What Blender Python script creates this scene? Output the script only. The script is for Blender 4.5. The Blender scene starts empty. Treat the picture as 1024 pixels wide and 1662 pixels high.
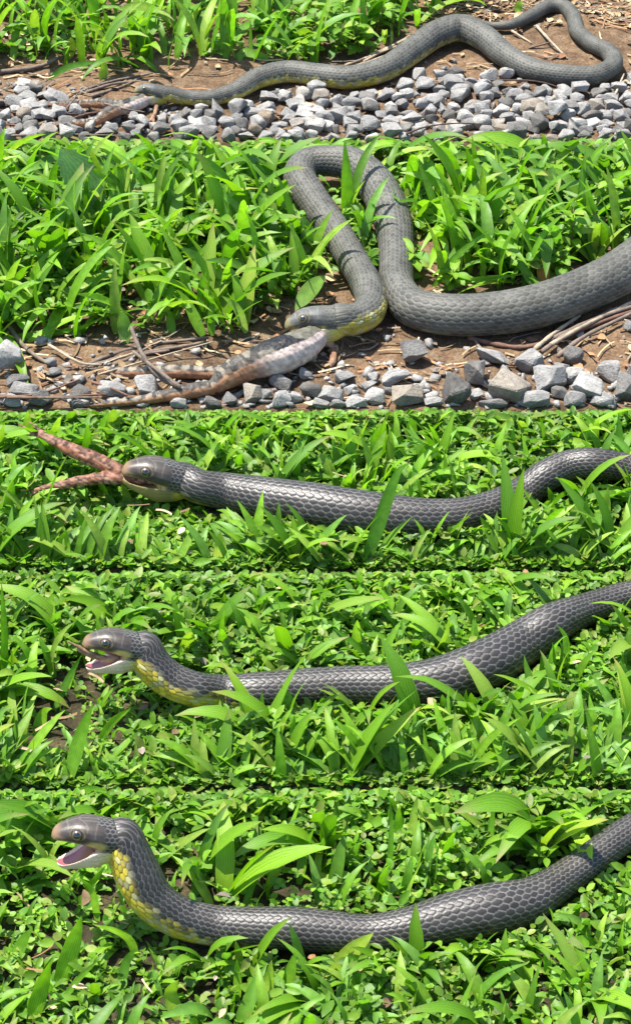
import bpy, bmesh, math, random
import numpy as np
from mathutils import Vector, Matrix

R = math.radians
rng = np.random.default_rng(7)
random.seed(7)
sc = bpy.context.scene
COL = sc.collection

# ------------------------------------------------------------------ camera
PITCH, VFOV, CAM_H = R(38.0), R(26.0), 1.11
FPX = 831.0 / math.tan(VFOV / 2)                    # focal length in photo pixels
CAM = np.array([0.0, 0.0, CAM_H])
FWD = np.array([0, math.cos(PITCH), -math.sin(PITCH)])
UPV = np.array([0, math.sin(PITCH), math.cos(PITCH)])
cd = bpy.data.cameras.new('camera')
cam = bpy.data.objects.new('camera', cd)
COL.objects.link(cam)
cam.location = CAM
cam.rotation_euler = (math.pi / 2 - PITCH, 0, 0)
cd.sensor_fit = 'VERTICAL'
cd.angle = VFOV
cd.clip_start, cd.clip_end = 0.02, 200
sc.camera = cam

# ------------------------------------------------------------------ sky and sun
SUN_DIR = Vector((-0.30, 0.17, 0.92)).normalized()   # towards the sun
w = bpy.data.worlds.new('World')
sc.world = w
w.use_nodes = True
nt = w.node_tree
sky = nt.nodes.new('ShaderNodeTexSky')
sky.sky_type = 'NISHITA'
sky.sun_disc = False
sky.sun_elevation = math.asin(SUN_DIR.z)
sky.sun_rotation = math.atan2(SUN_DIR.x, SUN_DIR.y)
nt.links.new(sky.outputs[0], nt.nodes['Background'].inputs[0])
nt.nodes['Background'].inputs[1].default_value = 0.13
sl = bpy.data.lights.new('sun', 'SUN')
sl.energy = 4.8
sl.angle = R(0.6)
sl.color = (1.0, 0.955, 0.88)
so = bpy.data.objects.new('sun', sl)
COL.objects.link(so)
so.rotation_euler = SUN_DIR.to_track_quat('Z', 'Y').to_euler()
so.location = (-2, 2, 5)

sc.view_settings.view_transform = 'Standard'
sc.view_settings.look = 'None'
sc.view_settings.gamma = 1
sc.view_settings.exposure = 1.3
sc.render.engine = 'CYCLES'
sc.cycles.use_denoising = True
sc.cycles.max_bounces = 6
sc.cycles.transmission_bounces = 3
sc.cycles.diffuse_bounces = 3
sc.cycles.glossy_bounces = 2
sc.cycles.sample_clamp_indirect = 6

# ------------------------------------------------------------------ terraces
# five low turf terraces, each a 1.3 cm step above the one before it
ZT = {1: 0.052, 2: 0.040, 3: 0.026, 4: 0.013, 5: 0.0}
LIPROW = {1: 233.0, 2: 666.0, 3: 927.0, 4: 1278.0}


def ray(px, py):
    d = FWD + np.array([1, 0, 0]) * (px - 512) / FPX + UPV * (831 - py) / FPX
    return d / np.linalg.norm(d)


def at_z(px, py, z):
    d = ray(px, py)
    return CAM + d * (z - CAM_H) / d[2]


def at_plane(px, py, p0, lean):
    """meet the plane through p0 that stands on the x axis and leans back by `lean`"""
    n = np.array([0, math.cos(lean), -math.sin(lean)])
    d = ray(px, py)
    return CAM + d * (np.dot(np.asarray(p0) - CAM, n) / np.dot(d, n))


def ppm(p):
    return FPX / np.dot(np.asarray(p) - CAM, FWD)    # photo pixels per metre there


YL = {k: float(at_z(512, LIPROW[k], ZT[k])[1]) for k in LIPROW}
YL[5] = -40.0
YB = {1: 80.0, 2: YL[1], 3: YL[2], 4: YL[3], 5: YL[4]}    # back edge of each terrace


def hash2(ix, iy, s):
    h = np.sin(ix * 127.1 + iy * 311.7 + s * 74.7) * 43758.5453
    return h - np.floor(h)


def vnoise(x, y, s=0):
    ix, iy = np.floor(x), np.floor(y)
    fx, fy = x - ix, y - iy
    fx, fy = fx * fx * (3 - 2 * fx), fy * fy * (3 - 2 * fy)
    a, b = hash2(ix, iy, s), hash2(ix + 1, iy, s)
    c, d = hash2(ix, iy + 1, s), hash2(ix + 1, iy + 1, s)
    return (a * (1 - fx) + b * fx) * (1 - fy) + (c * (1 - fx) + d * fx) * fy


def gz(k, x, y):
    x, y = np.asarray(x, float), np.asarray(y, float)
    n = (vnoise(x * 14, y * 14, k) - .5) * .008 + (vnoise(x * 45, y * 45, k + 9) - .5) * .005 + (vnoise(x * 130, y * 130, k + 4) - .5) * .0028
    e = np.clip((y - YL[k]) / .03, 0, 1)
    return ZT[k] + n * e * np.clip(3 - np.abs(x), 0, 1)


# ------------------------------------------------------------------ helpers
def make_mesh(name, V, F, mat, col=None, smooth=True, parent=None):
    """V (n,3); F list of int arrays (m,3) or (m,4)"""
    me = bpy.data.meshes.new(name)
    V = np.asarray(V, np.float32)
    if not isinstance(F, (list, tuple)):
        F = [F]
    F = [np.asarray(f, np.int32) for f in F if len(f)]
    me.vertices.add(len(V))
    me.vertices.foreach_set('co', V.ravel())
    tot = sum(f.size for f in F)
    npoly = sum(len(f) for f in F)
    me.loops.add(tot)
    me.loops.foreach_set('vertex_index', np.concatenate([f.ravel() for f in F]))
    me.polygons.add(npoly)
    cnt = np.concatenate([np.full(len(f), f.shape[1], np.int32) for f in F])
    st = np.concatenate([[0], np.cumsum(cnt)[:-1]]).astype(np.int32)
    me.polygons.foreach_set('loop_start', st)
    me.polygons.foreach_set('loop_total', cnt)
    if smooth:
        me.polygons.foreach_set('use_smooth', np.ones(npoly, bool))
    if col is not None:
        a = me.color_attributes.new('Col', 'FLOAT_COLOR', 'POINT')
        c = np.ones((len(V), 4), np.float32)
        col = np.asarray(col)
        if col.ndim == 2 and col.shape[1] == 4:
            c[:] = col
        else:
            c[:, :3] = col
        a.data.foreach_set('color', c.ravel())
    me.update(calc_edges=True)
    me.validate()
    if mat is not None:
        me.materials.append(mat)
    return me


def obj(name, me, parent=None, label=None, cat=None, group=None, kind=None):
    o = bpy.data.objects.new(name, me)
    COL.objects.link(o)
    if parent is not None:
        o.parent = parent
    for k_, v_ in (('label', label), ('category', cat), ('group', group), ('kind', kind)):
        if v_:
            o[k_] = v_
    return o


def mat_base(name):
    m = bpy.data.materials.new(name)
    m.use_nodes = True
    t = m.node_tree
    return m, t, t.nodes['Principled BSDF'], t.nodes['Material Output']


def node(t, typ, **kw):
    n = t.nodes.new(typ)
    for k_, v_ in kw.items():
        setattr(n, k_, v_)
    return n


def ramp(t, fac, stops):
    n = t.nodes.new('ShaderNodeValToRGB')
    el = n.color_ramp.elements
    while len(el) < len(stops):
        el.new(.5)
    for e, (p, c) in zip(el, stops):
        e.position = p
        e.color = (*c, 1)
    t.links.new(fac, n.inputs[0])
    return n.outputs[0]


def noise(t, scale, detail=4, rough=.55, coord=None):
    n = t.nodes.new('ShaderNodeTexNoise')
    n.inputs['Scale'].default_value = scale
    n.inputs['Detail'].default_value = detail
    n.inputs['Roughness'].default_value = rough
    if coord is not None:
        t.links.new(coord, n.inputs['Vector'])
    return n.outputs[0]


def mixc(t, fac, a, b, mode='MIX'):
    n = t.nodes.new('ShaderNodeMix')
    n.data_type = 'RGBA'
    n.blend_type = mode
    for sock, v in ((0, fac), (6, a), (7, b)):
        if isinstance(v, (int, float)):
            n.inputs[sock].default_value = v
        elif isinstance(v, tuple):
            n.inputs[sock].default_value = (*v, 1)
        else:
            t.links.new(v, n.inputs[sock])
    return n.outputs[2]


def bump(t, h, strength, dist, bsdf):
    n = t.nodes.new('ShaderNodeBump')
    n.inputs['Strength'].default_value = strength
    n.inputs['Distance'].default_value = dist
    t.links.new(h, n.inputs['Height'])
    t.links.new(n.outputs[0], bsdf.inputs['Normal'])


# ------------------------------------------------------------------ materials
def soil_material(name, c0, c1, c2, c3):
    m, t, b, o = mat_base(name)
    tc = node(t, 'ShaderNodeTexCoord').outputs['Object']
    n1 = noise(t, 9, 5, .6, tc)
    n2 = noise(t, 70, 6, .65, tc)
    n3 = noise(t, 420, 5, .7, tc)
    a = ramp(t, n1, [(.36, c0), (.52, c1), (.66, c2)])
    bb = ramp(t, n2, [(.35, c0), (.5, c1), (.68, c3)])
    c = mixc(t, .55, a, bb)
    sp = ramp(t, n3, [(.36, (.45, .45, .45)), (.52, (1, 1, 1)), (.68, (1.5, 1.45, 1.35))])
    c = mixc(t, .8, c, sp, 'MULTIPLY')
    t.links.new(c, b.inputs['Base Color'])
    b.inputs['Roughness'].default_value = .95
    b.inputs['Specular IOR Level'].default_value = .15
    hh = mixc(t, .5, n2, n3)
    bump(t, hh, .9, .004, b)
    return m


M = {}
M['soil'] = soil_material('soil', (.06, .04, .025), (.14, .088, .05), (.2, .125, .07), (.25, .185, .12))
M['turf_soil'] = soil_material('turf_soil', (.022, .018, .011), (.045, .038, .02), (.07, .055, .032), (.13, .1, .05))


def leaf_material(name, random_obj=False, trans=.42, rough=.5):
    m, t, b, o = mat_base(name)
    at = node(t, 'ShaderNodeAttribute', attribute_name='Col').outputs['Color']
    geo = node(t, 'ShaderNodeTexCoord').outputs['Object']
    n = noise(t, 160, 3, .5, geo)
    v = ramp(t, n, [(.3, (.78, .8, .75)), (.7, (1.2, 1.18, 1.2))])
    c = mixc(t, 1.0, at, v, 'MULTIPLY')
    if random_obj:
        al = node(t, 'ShaderNodeAttribute', attribute_name='Col').outputs['Alpha']
        m1 = node(t, 'ShaderNodeMath', operation='MULTIPLY')
        m1.inputs[1].default_value = 2 * math.pi * 8
        t.links.new(al, m1.inputs[0])
        m2 = node(t, 'ShaderNodeMath', operation='SINE')
        t.links.new(m1.outputs[0], m2.inputs[0])
        m3 = node(t, 'ShaderNodeMath', operation='MULTIPLY_ADD')
        m3.inputs[1].default_value = .5
        m3.inputs[2].default_value = .5
        t.links.new(m2.outputs[0], m3.inputs[0])
        c = mixc(t, 1.0, c, ramp(t, m3.outputs[0], [(0, (.8, .84, .8)), (1, (1.14, 1.1, 1.14))]), 'MULTIPLY')
        big = noise(t, 55, 4, .7, geo)
        c = mixc(t, ramp(t, big, [(.66, (0, 0, 0)), (.74, (.55, .55, .55))]), c, (.20, .17, .06))
        oi = node(t, 'ShaderNodeObjectInfo').outputs['Random']
        rr = ramp(t, oi, [(0, (.68, .78, .8)), (.35, (.95, .97, .9)), (.7, (1.12, 1.08, .95)), (1, (1.5, 1.28, 1.15))])
        c = mixc(t, 1.0, c, rr, 'MULTIPLY')
    t.links.new(c, b.inputs['Base Color'])
    b.inputs['Roughness'].default_value = rough
    b.inputs['Specular IOR Level'].default_value = .4
    tr = node(t, 'ShaderNodeBsdfTranslucent')
    tc = mixc(t, 1.0, c, (1.25, 1.45, .45), 'MULTIPLY')
    t.links.new(tc, tr.inputs['Color'])
    mx = node(t, 'ShaderNodeMixShader')
    mx.inputs[0].default_value = trans
    t.links.new(b.outputs[0], mx.inputs[1])
    t.links.new(tr.outputs[0], mx.inputs[2])
    t.links.new(mx.outputs[0], o.inputs['Surface'])
    bump(t, noise(t, 500, 2, .5, geo), .25, .0006, b)
    return m


M['leaf'] = leaf_material('leaf')
M['blade'] = leaf_material('grass_leaf', True)

m, t, b, o = mat_base('limestone')
tc = node(t, 'ShaderNodeTexCoord').outputs['Object']
oi = node(t, 'ShaderNodeObjectInfo').outputs['Random']
va = node(t, 'ShaderNodeVectorMath', operation='ADD')
cx = node(t, 'ShaderNodeCombineXYZ')
mu = node(t, 'ShaderNodeMath', operation='MULTIPLY')
mu.inputs[1].default_value = 37.0
t.links.new(oi, mu.inputs[0])
t.links.new(mu.outputs[0], cx.inputs[0])
t.links.new(mu.outputs[0], cx.inputs[1])
t.links.new(tc, va.inputs[0])
t.links.new(cx.outputs[0], va.inputs[1])
n1 = noise(t, 1.1, 6, .65, va.outputs[0])
n2 = noise(t, 6, 6, .7, va.outputs[0])
tone = ramp(t, oi, [(0, (.11, .102, .09)), (.2, (.19, .182, .168)), (.45, (.25, .242, .226)), (.7, (.29, .28, .26)), (.88, (.38, .365, .335)), (1, (.2, .16, .115))])
c = mixc(t, .75, tone, ramp(t, n1, [(.3, (.5, .5, .5)), (.5, (.95, .95, .95)), (.7, (1.4, 1.38, 1.34))]), 'MULTIPLY')
c = mixc(t, .7, c, ramp(t, n2, [(.33, (.5, .47, .42)), (.5, (1, 1, 1)), (.7, (1.3, 1.3, 1.3))]), 'MULTIPLY')
t.links.new(c, b.inputs['Base Color'])
b.inputs['Roughness'].default_value = .85
b.inputs['Specular IOR Level'].default_value = .25
bump(t, n2, .9, .002, b)
M['stone'] = m


def attr_material(name, rough, spec, coat=0, bscale=None, bstr=.3, bdist=.0005, vary=0, trans=0):
    m, t, b, o = mat_base(name)
    at = node(t, 'ShaderNodeAttribute', attribute_name='Col').outputs['Color']
    c = at
    tc = node(t, 'ShaderNodeTexCoord').outputs['Object']
    if vary:
        n = noise(t, vary, 5, .6, tc)
        c = mixc(t, .8, at, ramp(t, n, [(.3, (.62, .62, .62)), (.5, (1, 1, 1)), (.7, (1.35, 1.35, 1.35))]), 'MULTIPLY')
    t.links.new(c, b.inputs['Base Color'])
    b.inputs['Roughness'].default_value = rough
    b.inputs['Specular IOR Level'].default_value = spec
    b.inputs['Coat Weight'].default_value = coat
    b.inputs['Coat Roughness'].default_value = .3
    if bscale:
        bump(t, noise(t, bscale, 4, .6, tc), bstr, bdist, b)
    return m


M['snake'] = attr_material('snake_skin', .42, .42, 0, 900, .3, .0003, 45)
M['snake_dull'] = attr_material('dull_snake_skin', .55, .28, 0, 900, .3, .0003, 45)
M['frog'] = attr_material('frog_skin', .55, .2, .0, 450, .5, .0005, 160)
M['eye'] = attr_material('eye', .08, .6, 1.0)
M['mouth'] = attr_material('mouth_lining', .3, .5, .4)
M['twig'] = attr_material('twig_bark', .8, .25, 0, 500, .8, .0008, 220)
M['straw'] = attr_material('dry_litter', .8, .2, 0, None, vary=200)

# ------------------------------------------------------------------ ground
def build_terrace(k):
    xf = np.arange(-.72, .7201, .008)
    xs = np.concatenate([[-60, -20, -6, -2.5, -1.4, -.95], xf, [.95, 1.4, 2.5, 6, 20, 60]])
    if k == 5:
        ys = np.concatenate([[-40, -12, -4, -1, 0, .35], np.arange(.6, YB[5] + .012, .008)])
    elif k == 1:
        ys = np.concatenate([np.arange(YL[1], 2.75, .008), [3, 3.6, 5, 8, 15, 30, 80]])
    else:
        ys = np.append(np.arange(YL[k], YB[k], .008), YB[k] + .012)
    if k != 5:
        ys = np.concatenate([[ys[0] + .001], ys])
    X, Y = np.meshgrid(xs, ys)
    Z = gz(k, X, Y)
    if k != 5:
        Z[0, :] = ZT[k] - .03                        # the riser
        Y[0, :] = ys[0]
    V = np.stack([X.ravel(), Y.ravel(), Z.ravel()], 1)
    ny, nx = X.shape
    i = (np.arange(ny - 1)[:, None] * nx + np.arange(nx - 1)[None]).ravel()
    F = np.stack([i, i + 1, i + nx + 1, i + nx], 1)
    return obj('ground', make_mesh('ground', V, F, M['soil'] if k < 3 else M['turf_soil']), kind='structure',
               label={1: 'bare brown earth under the white gravel and small snake', 2: 'bare brown earth beneath the frog-swallowing looped snake', 3: 'dark lawn soil under the straight thick snake',
                      4: 'dark lawn soil under the snake with frog toes in its jaws', 5: 'dark lawn soil under the rearing gaping snake'}[k])


GROUND = {k: build_terrace(k) for k in range(1, 6)}

# ------------------------------------------------------------------ tubes and unions
def catmull(P, n=14):
    P = np.asarray(P, float)
    Q = np.vstack([2 * P[0] - P[1], P, 2 * P[-1] - P[-2]])
    out = []
    tt = np.linspace(0, 1, n, endpoint=False)[:, None]
    for i in range(1, len(Q) - 2):
        a, b_, c_, d_ = Q[i - 1], Q[i], Q[i + 1], Q[i + 2]
        out.append(.5 * ((2 * b_) + (-a + c_) * tt + (2 * a - 5 * b_ + 4 * c_ - d_) * tt ** 2 + (-a + 3 * b_ - 3 * c_ + d_) * tt ** 3))
    out.append(P[-1:])
    return np.vstack(out)


def resample(A, step):
    """A (n, 3+extra): uniform arc length over the first three columns"""
    d = np.linalg.norm(np.diff(A[:, :3], axis=0), axis=1)
    s = np.concatenate([[0], np.cumsum(d)])
    n = max(4, int(round(s[-1] / step)) + 1)
    q = np.linspace(0, s[-1], n)
    return np.stack([np.interp(q, s, A[:, j]) for j in range(A.shape[1])], 1), q


def tube(A, sides=8, cap=True):
    """A (n,4): points + radius -> V, [quads, tris]"""
    P, r = A[:, :3], A[:, 3]
    T = np.gradient(P, axis=0)
    T /= np.linalg.norm(T, axis=1)[:, None] + 1e-12
    N = np.zeros_like(T)
    ref = np.array([0, 0, 1.0]) if abs(T[0, 2]) < .9 else np.array([1.0, 0, 0])
    n0 = ref - T[0] * np.dot(ref, T[0])
    N[0] = n0 / np.linalg.norm(n0)
    for i in range(1, len(P)):
        v = N[i - 1] - T[i] * np.dot(N[i - 1], T[i])
        N[i] = v / (np.linalg.norm(v) + 1e-12)
    B = np.cross(T, N)
    th = np.linspace(0, 2 * np.pi, sides, endpoint=False)
    V = P[:, None] + r[:, None, None] * (np.cos(th)[None, :, None] * N[:, None] + np.sin(th)[None, :, None] * B[:, None])
    n = len(P)
    V = V.reshape(-1, 3)
    i = np.arange(n - 1)[:, None] * sides
    j = np.arange(sides)[None]
    jn = (j + 1) % sides
    Q = np.stack([i + j, i + jn, i + sides + jn, i + sides + j], -1).reshape(-1, 4)
    F = [Q]
    if cap:
        V = np.vstack([V, P[:1] - T[:1] * r[0] * .6, P[-1:] + T[-1:] * r[-1] * .6])
        a, b_ = n * sides, n * sides + 1
        jj = np.arange(sides)
        F.append(np.concatenate([np.stack([np.full(sides, a), (jj + 1) % sides, jj], 1),
                                 np.stack([np.full(sides, b_), (n - 1) * sides + jj, (n - 1) * sides + (jj + 1) % sides], 1)]))
    return V, F


class Acc:
    """collects pieces of mesh with colours"""
    def __init__(s):
        s.V, s.Q, s.T, s.C, s.n = [], [], [], [], 0

    def add(s, V, F, C):
        V = np.asarray(V, float)
        for f in (F if isinstance(F, (list, tuple)) else [F]):
            if len(f):
                (s.Q if f.shape[1] == 4 else s.T).append(np.asarray(f) + s.n)
        s.V.append(V)
        C = np.asarray(C, float)
        s.C.append(np.broadcast_to(C, V.shape) if C.ndim == 1 else C)
        s.n += len(V)

    def mesh(s, name, mat, smooth=True):
        F = []
        if s.Q:
            F.append(np.concatenate(s.Q))
        if s.T:
            F.append(np.concatenate(s.T))
        return make_mesh(name, np.concatenate(s.V), F, mat, np.concatenate(s.C), smooth)


def union(pieces, voxel, smooth_it=6, fac=.5):
    """fuse closed pieces [(V,F)] into one skin; returns V, [tris, quads], normals"""
    a = Acc()
    for V, F in pieces:
        a.add(V, F, np.array([1., 1, 1]))
    me = a.mesh('tmp', None)
    o = bpy.data.objects.new('tmp', me)
    COL.objects.link(o)
    md = o.modifiers.new('r', 'REMESH')
    md.mode = 'VOXEL'
    md.voxel_size = voxel
    md2 = o.modifiers.new('s', 'SMOOTH')
    md2.factor = fac
    md2.iterations = smooth_it
    dg = bpy.context.evaluated_depsgraph_get()
    ev = o.evaluated_get(dg)
    em = ev.to_mesh()
    V = np.empty(len(em.vertices) * 3, np.float32)
    em.vertices.foreach_get('co', V)
    N = np.empty(len(em.vertices) * 3, np.float32)
    em.vertices.foreach_get('normal', N)
    lt = np.empty(len(em.polygons), np.int32)
    em.polygons.foreach_get('loop_total', lt)
    li = np.empty(len(em.loops), np.int32)
    em.loops.foreach_get('vertex_index', li)
    ls = np.concatenate([[0], np.cumsum(lt)[:-1]])
    F = []
    for kk in (3, 4):
        s_ = ls[lt == kk]
        if len(s_):
            F.append(li[s_[:, None] + np.arange(kk)[None]])
    ev.to_mesh_clear()
    bpy.data.objects.remove(o)
    bpy.data.meshes.remove(me)
    return V.reshape(-1, 3).astype(float), F, N.reshape(-1, 3).astype(float)


# ------------------------------------------------------------------ snakes
def sstep(a, b_, x):
    t_ = np.clip((x - a) / (b_ - a), 0, 1)
    return t_ * t_ * (3 - 2 * t_)


def mix(a, b_, f):
    f = np.asarray(f)[..., None]
    return np.asarray(a) * (1 - f) + np.asarray(b_) * f


def scale_cells(u, v, a=1.7):
    """staggered lattice of elongated scales; returns edge distance, along-offset and a per-scale hash"""
    j0 = np.round(v)
    best = np.full(u.shape, 9.0)
    second = np.full(u.shape, 9.0)
    off = np.zeros(u.shape)
    hs = np.zeros(u.shape)
    jb = np.full(u.shape, 99.0)
    js = np.full(u.shape, 98.0)
    for dj in (-1, 0, 1):
        j = j0 + dj
        sh = .5 * np.mod(j, 2)
        i0 = np.round(u / a - sh)
        for di in (-1, 0, 1):
            i = i0 + di
            du, dv = u - (i + sh) * a, v - j
            d = np.sqrt((du * .72) ** 2 + dv ** 2)
            new = d < best
            js = np.where(new, jb, np.where(d < second, j, js))
            second = np.where(new, best, np.minimum(second, d))
            jb = np.where(new, j, jb)
            off = np.where(new, du / a, off)
            hs = np.where(new, hash2(i, j, 3), hs)
            best = np.where(new, d, best)
    e_ = second - best
    return np.where(js == jb, e_ * 1.0 + .09, e_), off, hs


SNAKE_TUBES = {k: [] for k in range(1, 6)}           # (points, radii) per terrace, for the plants to grow around


def make_head(L, open_deg, pal):
    """head in its own frame: x towards the snout, z up, origin at the neck; returns V,F,C, eye centres and lining"""
    al = R(open_deg)
    pieces = []
    ns = 22
    th = np.linspace(0, 2 * np.pi, ns, endpoint=False)

    def loft(rings):
        rings = np.asarray(rings)
        n, s_ = rings.shape[:2]
        V = np.vstack([rings.reshape(-1, 3), rings[0].mean(0)[None], rings[-1].mean(0)[None]])
        i = np.arange(n - 1)[:, None] * s_
        j = np.arange(s_)[None]
        jn = (j + 1) % s_
        Q = np.stack([i + j, i + jn, i + s_ + jn, i + s_ + j], -1).reshape(-1, 4)
        jj = np.arange(s_)
        Tn = np.concatenate([np.stack([np.full(s_, n * s_), (jj + 1) % s_, jj], 1),
                             np.stack([np.full(s_, n * s_ + 1), (n - 1) * s_ + jj, (n - 1) * s_ + (jj + 1) % s_], 1)])
        return V, [Q, Tn]

    # upper head: x, half width, top, underside
    U = np.array([[-.22, .17, .15, -.14], [-.05, .29, .275, -.25], [.1, .32, .295, -.21], [.25, .345, .31, -.16], [.4, .35, .318, -.12], [.52, .325, .315, -.095],
                  [.64, .28, .30, -.085], [.76, .232, .25, -.08], [.87, .19, .19, -.08], [.95, .15, .135, -.08], [.99, .105, .08, -.075], [1.012, .05, .02, -.05]])
    Ud = catmull(np.c_[U[:, 0], U[:, 1], U[:, 2], U[:, 3]], 5)
    rings = []
    for x, wd, tp, bt in Ud:
        zc, hz = (tp + bt) / 2, (tp - bt) / 2
        cy, sz = np.cos(th), np.sin(th)
        y = wd * np.sign(cy) * np.abs(cy) ** .8
        z = zc + hz * np.sign(sz) * np.abs(sz) ** .75
        y = y * (1 - .1 * np.clip(z - zc, 0, 1) / max(hz, 1e-6))
        rings.append(np.stack([np.full(ns, x), y, z], 1) * L)
    pieces.append(loft(rings))
    # lower jaw: d along the jaw from the hinge, half width, thickness, dish depth
    hx, hz0 = .33, -.115
    J = np.array([[-.5, .16, .2, 0], [-.3, .26, .29, 0], [-.1, .31, .33, 0], [.02, .33, .34, .0], [.15, .31, .31, .05], [.3, .27, .25, .09], [.45, .22, .2, .09],
                  [.54, .185, .165, .07], [.605, .135, .12, .03], [.64, .07, .065, 0]])
    Jd = catmull(J, 5)
    rings = []
    pos = np.array([hx - .5, hz0 - .0])
    dprev = -.5
    for d, wd, tk, dish in Jd:
        ang = al * sstep(-.22, .12, d) * 1.0
        pos = pos + (d - dprev) * np.array([math.cos(ang), -math.sin(ang)])
        dprev = d
        tx = np.array([math.cos(ang), -math.sin(ang)])
        nz = np.array([math.sin(ang), math.cos(ang)])
        cy, sz = np.cos(th), np.sin(th)
        y = wd * np.sign(cy) * np.abs(cy) ** .8
        lz = np.where(sz < 0, tk * sz, .015 * sz - dish * np.clip(sz, 0, 1) ** 1.0 * 1.2)
        rings.append(np.stack([pos[0] + nz[0] * lz, y, pos[1] + nz[1] * lz], 1) * L)
    pieces.append(loft(rings))
    V, F, N = union(pieces, L * .0125, 5, .5)
    p = V / L
    x, y, z = p[:, 0], p[:, 1], p[:, 2]
    mouth_z = np.interp(x, [0, .33, 1.0], [-.15, -.115, -.075])
    top = pal['top'] * np.ones((len(x), 3))
    h = vnoise(x * 26, np.arctan2(y, z) * 5, 5)
    C = top * (.8 + .4 * h)[:, None]
    # big crown plates with pale seams
    seam = np.minimum.reduce([np.abs(np.abs(y) - .0) + (np.abs(x - .7) > .17) * .3 + (x > .53) * 0,
                              np.abs(x - .55 - .06 * np.cos(y * 12)), np.abs(x - .8 + .1 * np.abs(y)), np.abs(np.abs(y) - .1) + (x > .56) * .3 + (x < .3) * .3,
                              np.abs(x - .3 - .2 * np.abs(y)), np.abs(y) + (x > .53) * .5 + (x < .32) * .5])
    C = mix(C, pal['seam'], .8 * (1 - sstep(.004, .016, seam)) * (N[:, 2] > .25))
    # scales at the back of the head
    e, off, hs = scale_cells(x / .052, np.arctan2(y, z + .02) / .2)
    sc_c = mix(pal['edge'], pal['scale'][None] * (.75 + .5 * hs)[:, None], sstep(.08, .35, e))
    C = mix(C, sc_c, 1 - sstep(.28, .36, x + .12 * (np.abs(y) > .2)))
    # snout tip and lip shields
    C = mix(C, pal['snout'], sstep(.84, 1.0, x + .08 * (z < .05)) * .75)
    low = 1 - sstep(.04, .095, z - mouth_z)
    C = mix(C, pal['lip'], low * (.25 + .75 * (1 - sstep(.45, .62, x))) * sstep(.18, .3, x))
    if al > .1:
        ck = (1 - sstep(.05, .12, np.hypot((x - .33) * .55, z + .03))) * (np.abs(y) > .16)
        C = mix(C, pal['lip'], ck * .9)
    bars = (np.abs(np.mod(x, .095) - .047) < .006) & (low > .3) & (x > .3)
    C[bars] *= .4
    eye_d = np.hypot(x - .64, (z - .135) * 1.2)
    C = mix(C, pal['top'] * .25, (1 - sstep(.06, .13, np.hypot((x - .6) * .6, z - .12))) * (np.abs(y) > .17) * .8)
    C = mix(C, pal['lip'], (1 - sstep(.0, .02, np.abs(eye_d - .112))) * .16 * (np.abs(y) > .13))
    # under the mouth line: chin and throat
    cosA, sinA = math.cos(al * .9), math.sin(al * .9)
    jx = (x - hx) * cosA - (z - hz0) * sinA
    jz = (x - hx) * sinA + (z - hz0) * cosA
    under = (z < mouth_z - .004) & ~((jx > .08) & (jz > .02) & (al > .1))
    throat = mix(pal['chin'], mix(pal['throat'], pal['yellow'], 1 - sstep(-.1, .2, x)), 1 - sstep(.1, .45, x + .25 * np.abs(y)))
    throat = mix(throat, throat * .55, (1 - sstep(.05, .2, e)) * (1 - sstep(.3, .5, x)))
    back = sstep(.0, .2, x)
    C = np.where(under[:, None], mix(C, throat, np.maximum(back, sstep(-.08, -.16, z))), C)
    if al > .1:
        inner = (x > .3) & (((N[:, 2] < -.35) & (z > mouth_z - .03) & (np.abs(y) < .8 * np.interp(x, U[:, 0], U[:, 1]))) |
                            ((jx > .0) & (jz > -.2) & (jz < .06) & (N[:, 0] * sinA + N[:, 2] * cosA > .35) & (np.abs(y) < .78 * np.interp(jx, J[:, 0], J[:, 1]))))
        C[inner] = pal['gum']
    # eyes
    eyes = [np.array([.64, s_ * (.242), .125]) * L for s_ in (1, -1)]
    return V, F, C, eyes


def eye_mesh(rad, iris):
    bm = bmesh.new()
    bmesh.ops.create_uvsphere(bm, u_segments=24, v_segments=16, radius=rad)
    V = np.array([v.co[:] for v in bm.verts])
    F3 = np.array([[v.index for v in f.verts] for f in bm.faces if len(f.verts) == 3])
    F4 = np.array([[v.index for v in f.verts] for f in bm.faces if len(f.verts) == 4])
    bm.free()
    a = np.arccos(np.clip(V[:, 2] / rad, -1, 1))
    C = np.where((a < .7)[:, None], np.array([.004, .004, .004]), np.where((a < .8)[:, None], np.array(iris), np.array([.03, .022, .014])))
    C = np.where((a > 1.25)[:, None], np.array([.02, .018, .015]), C)
    return make_mesh('eye', V, [F3, F4], M['eye'], C)


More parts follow.
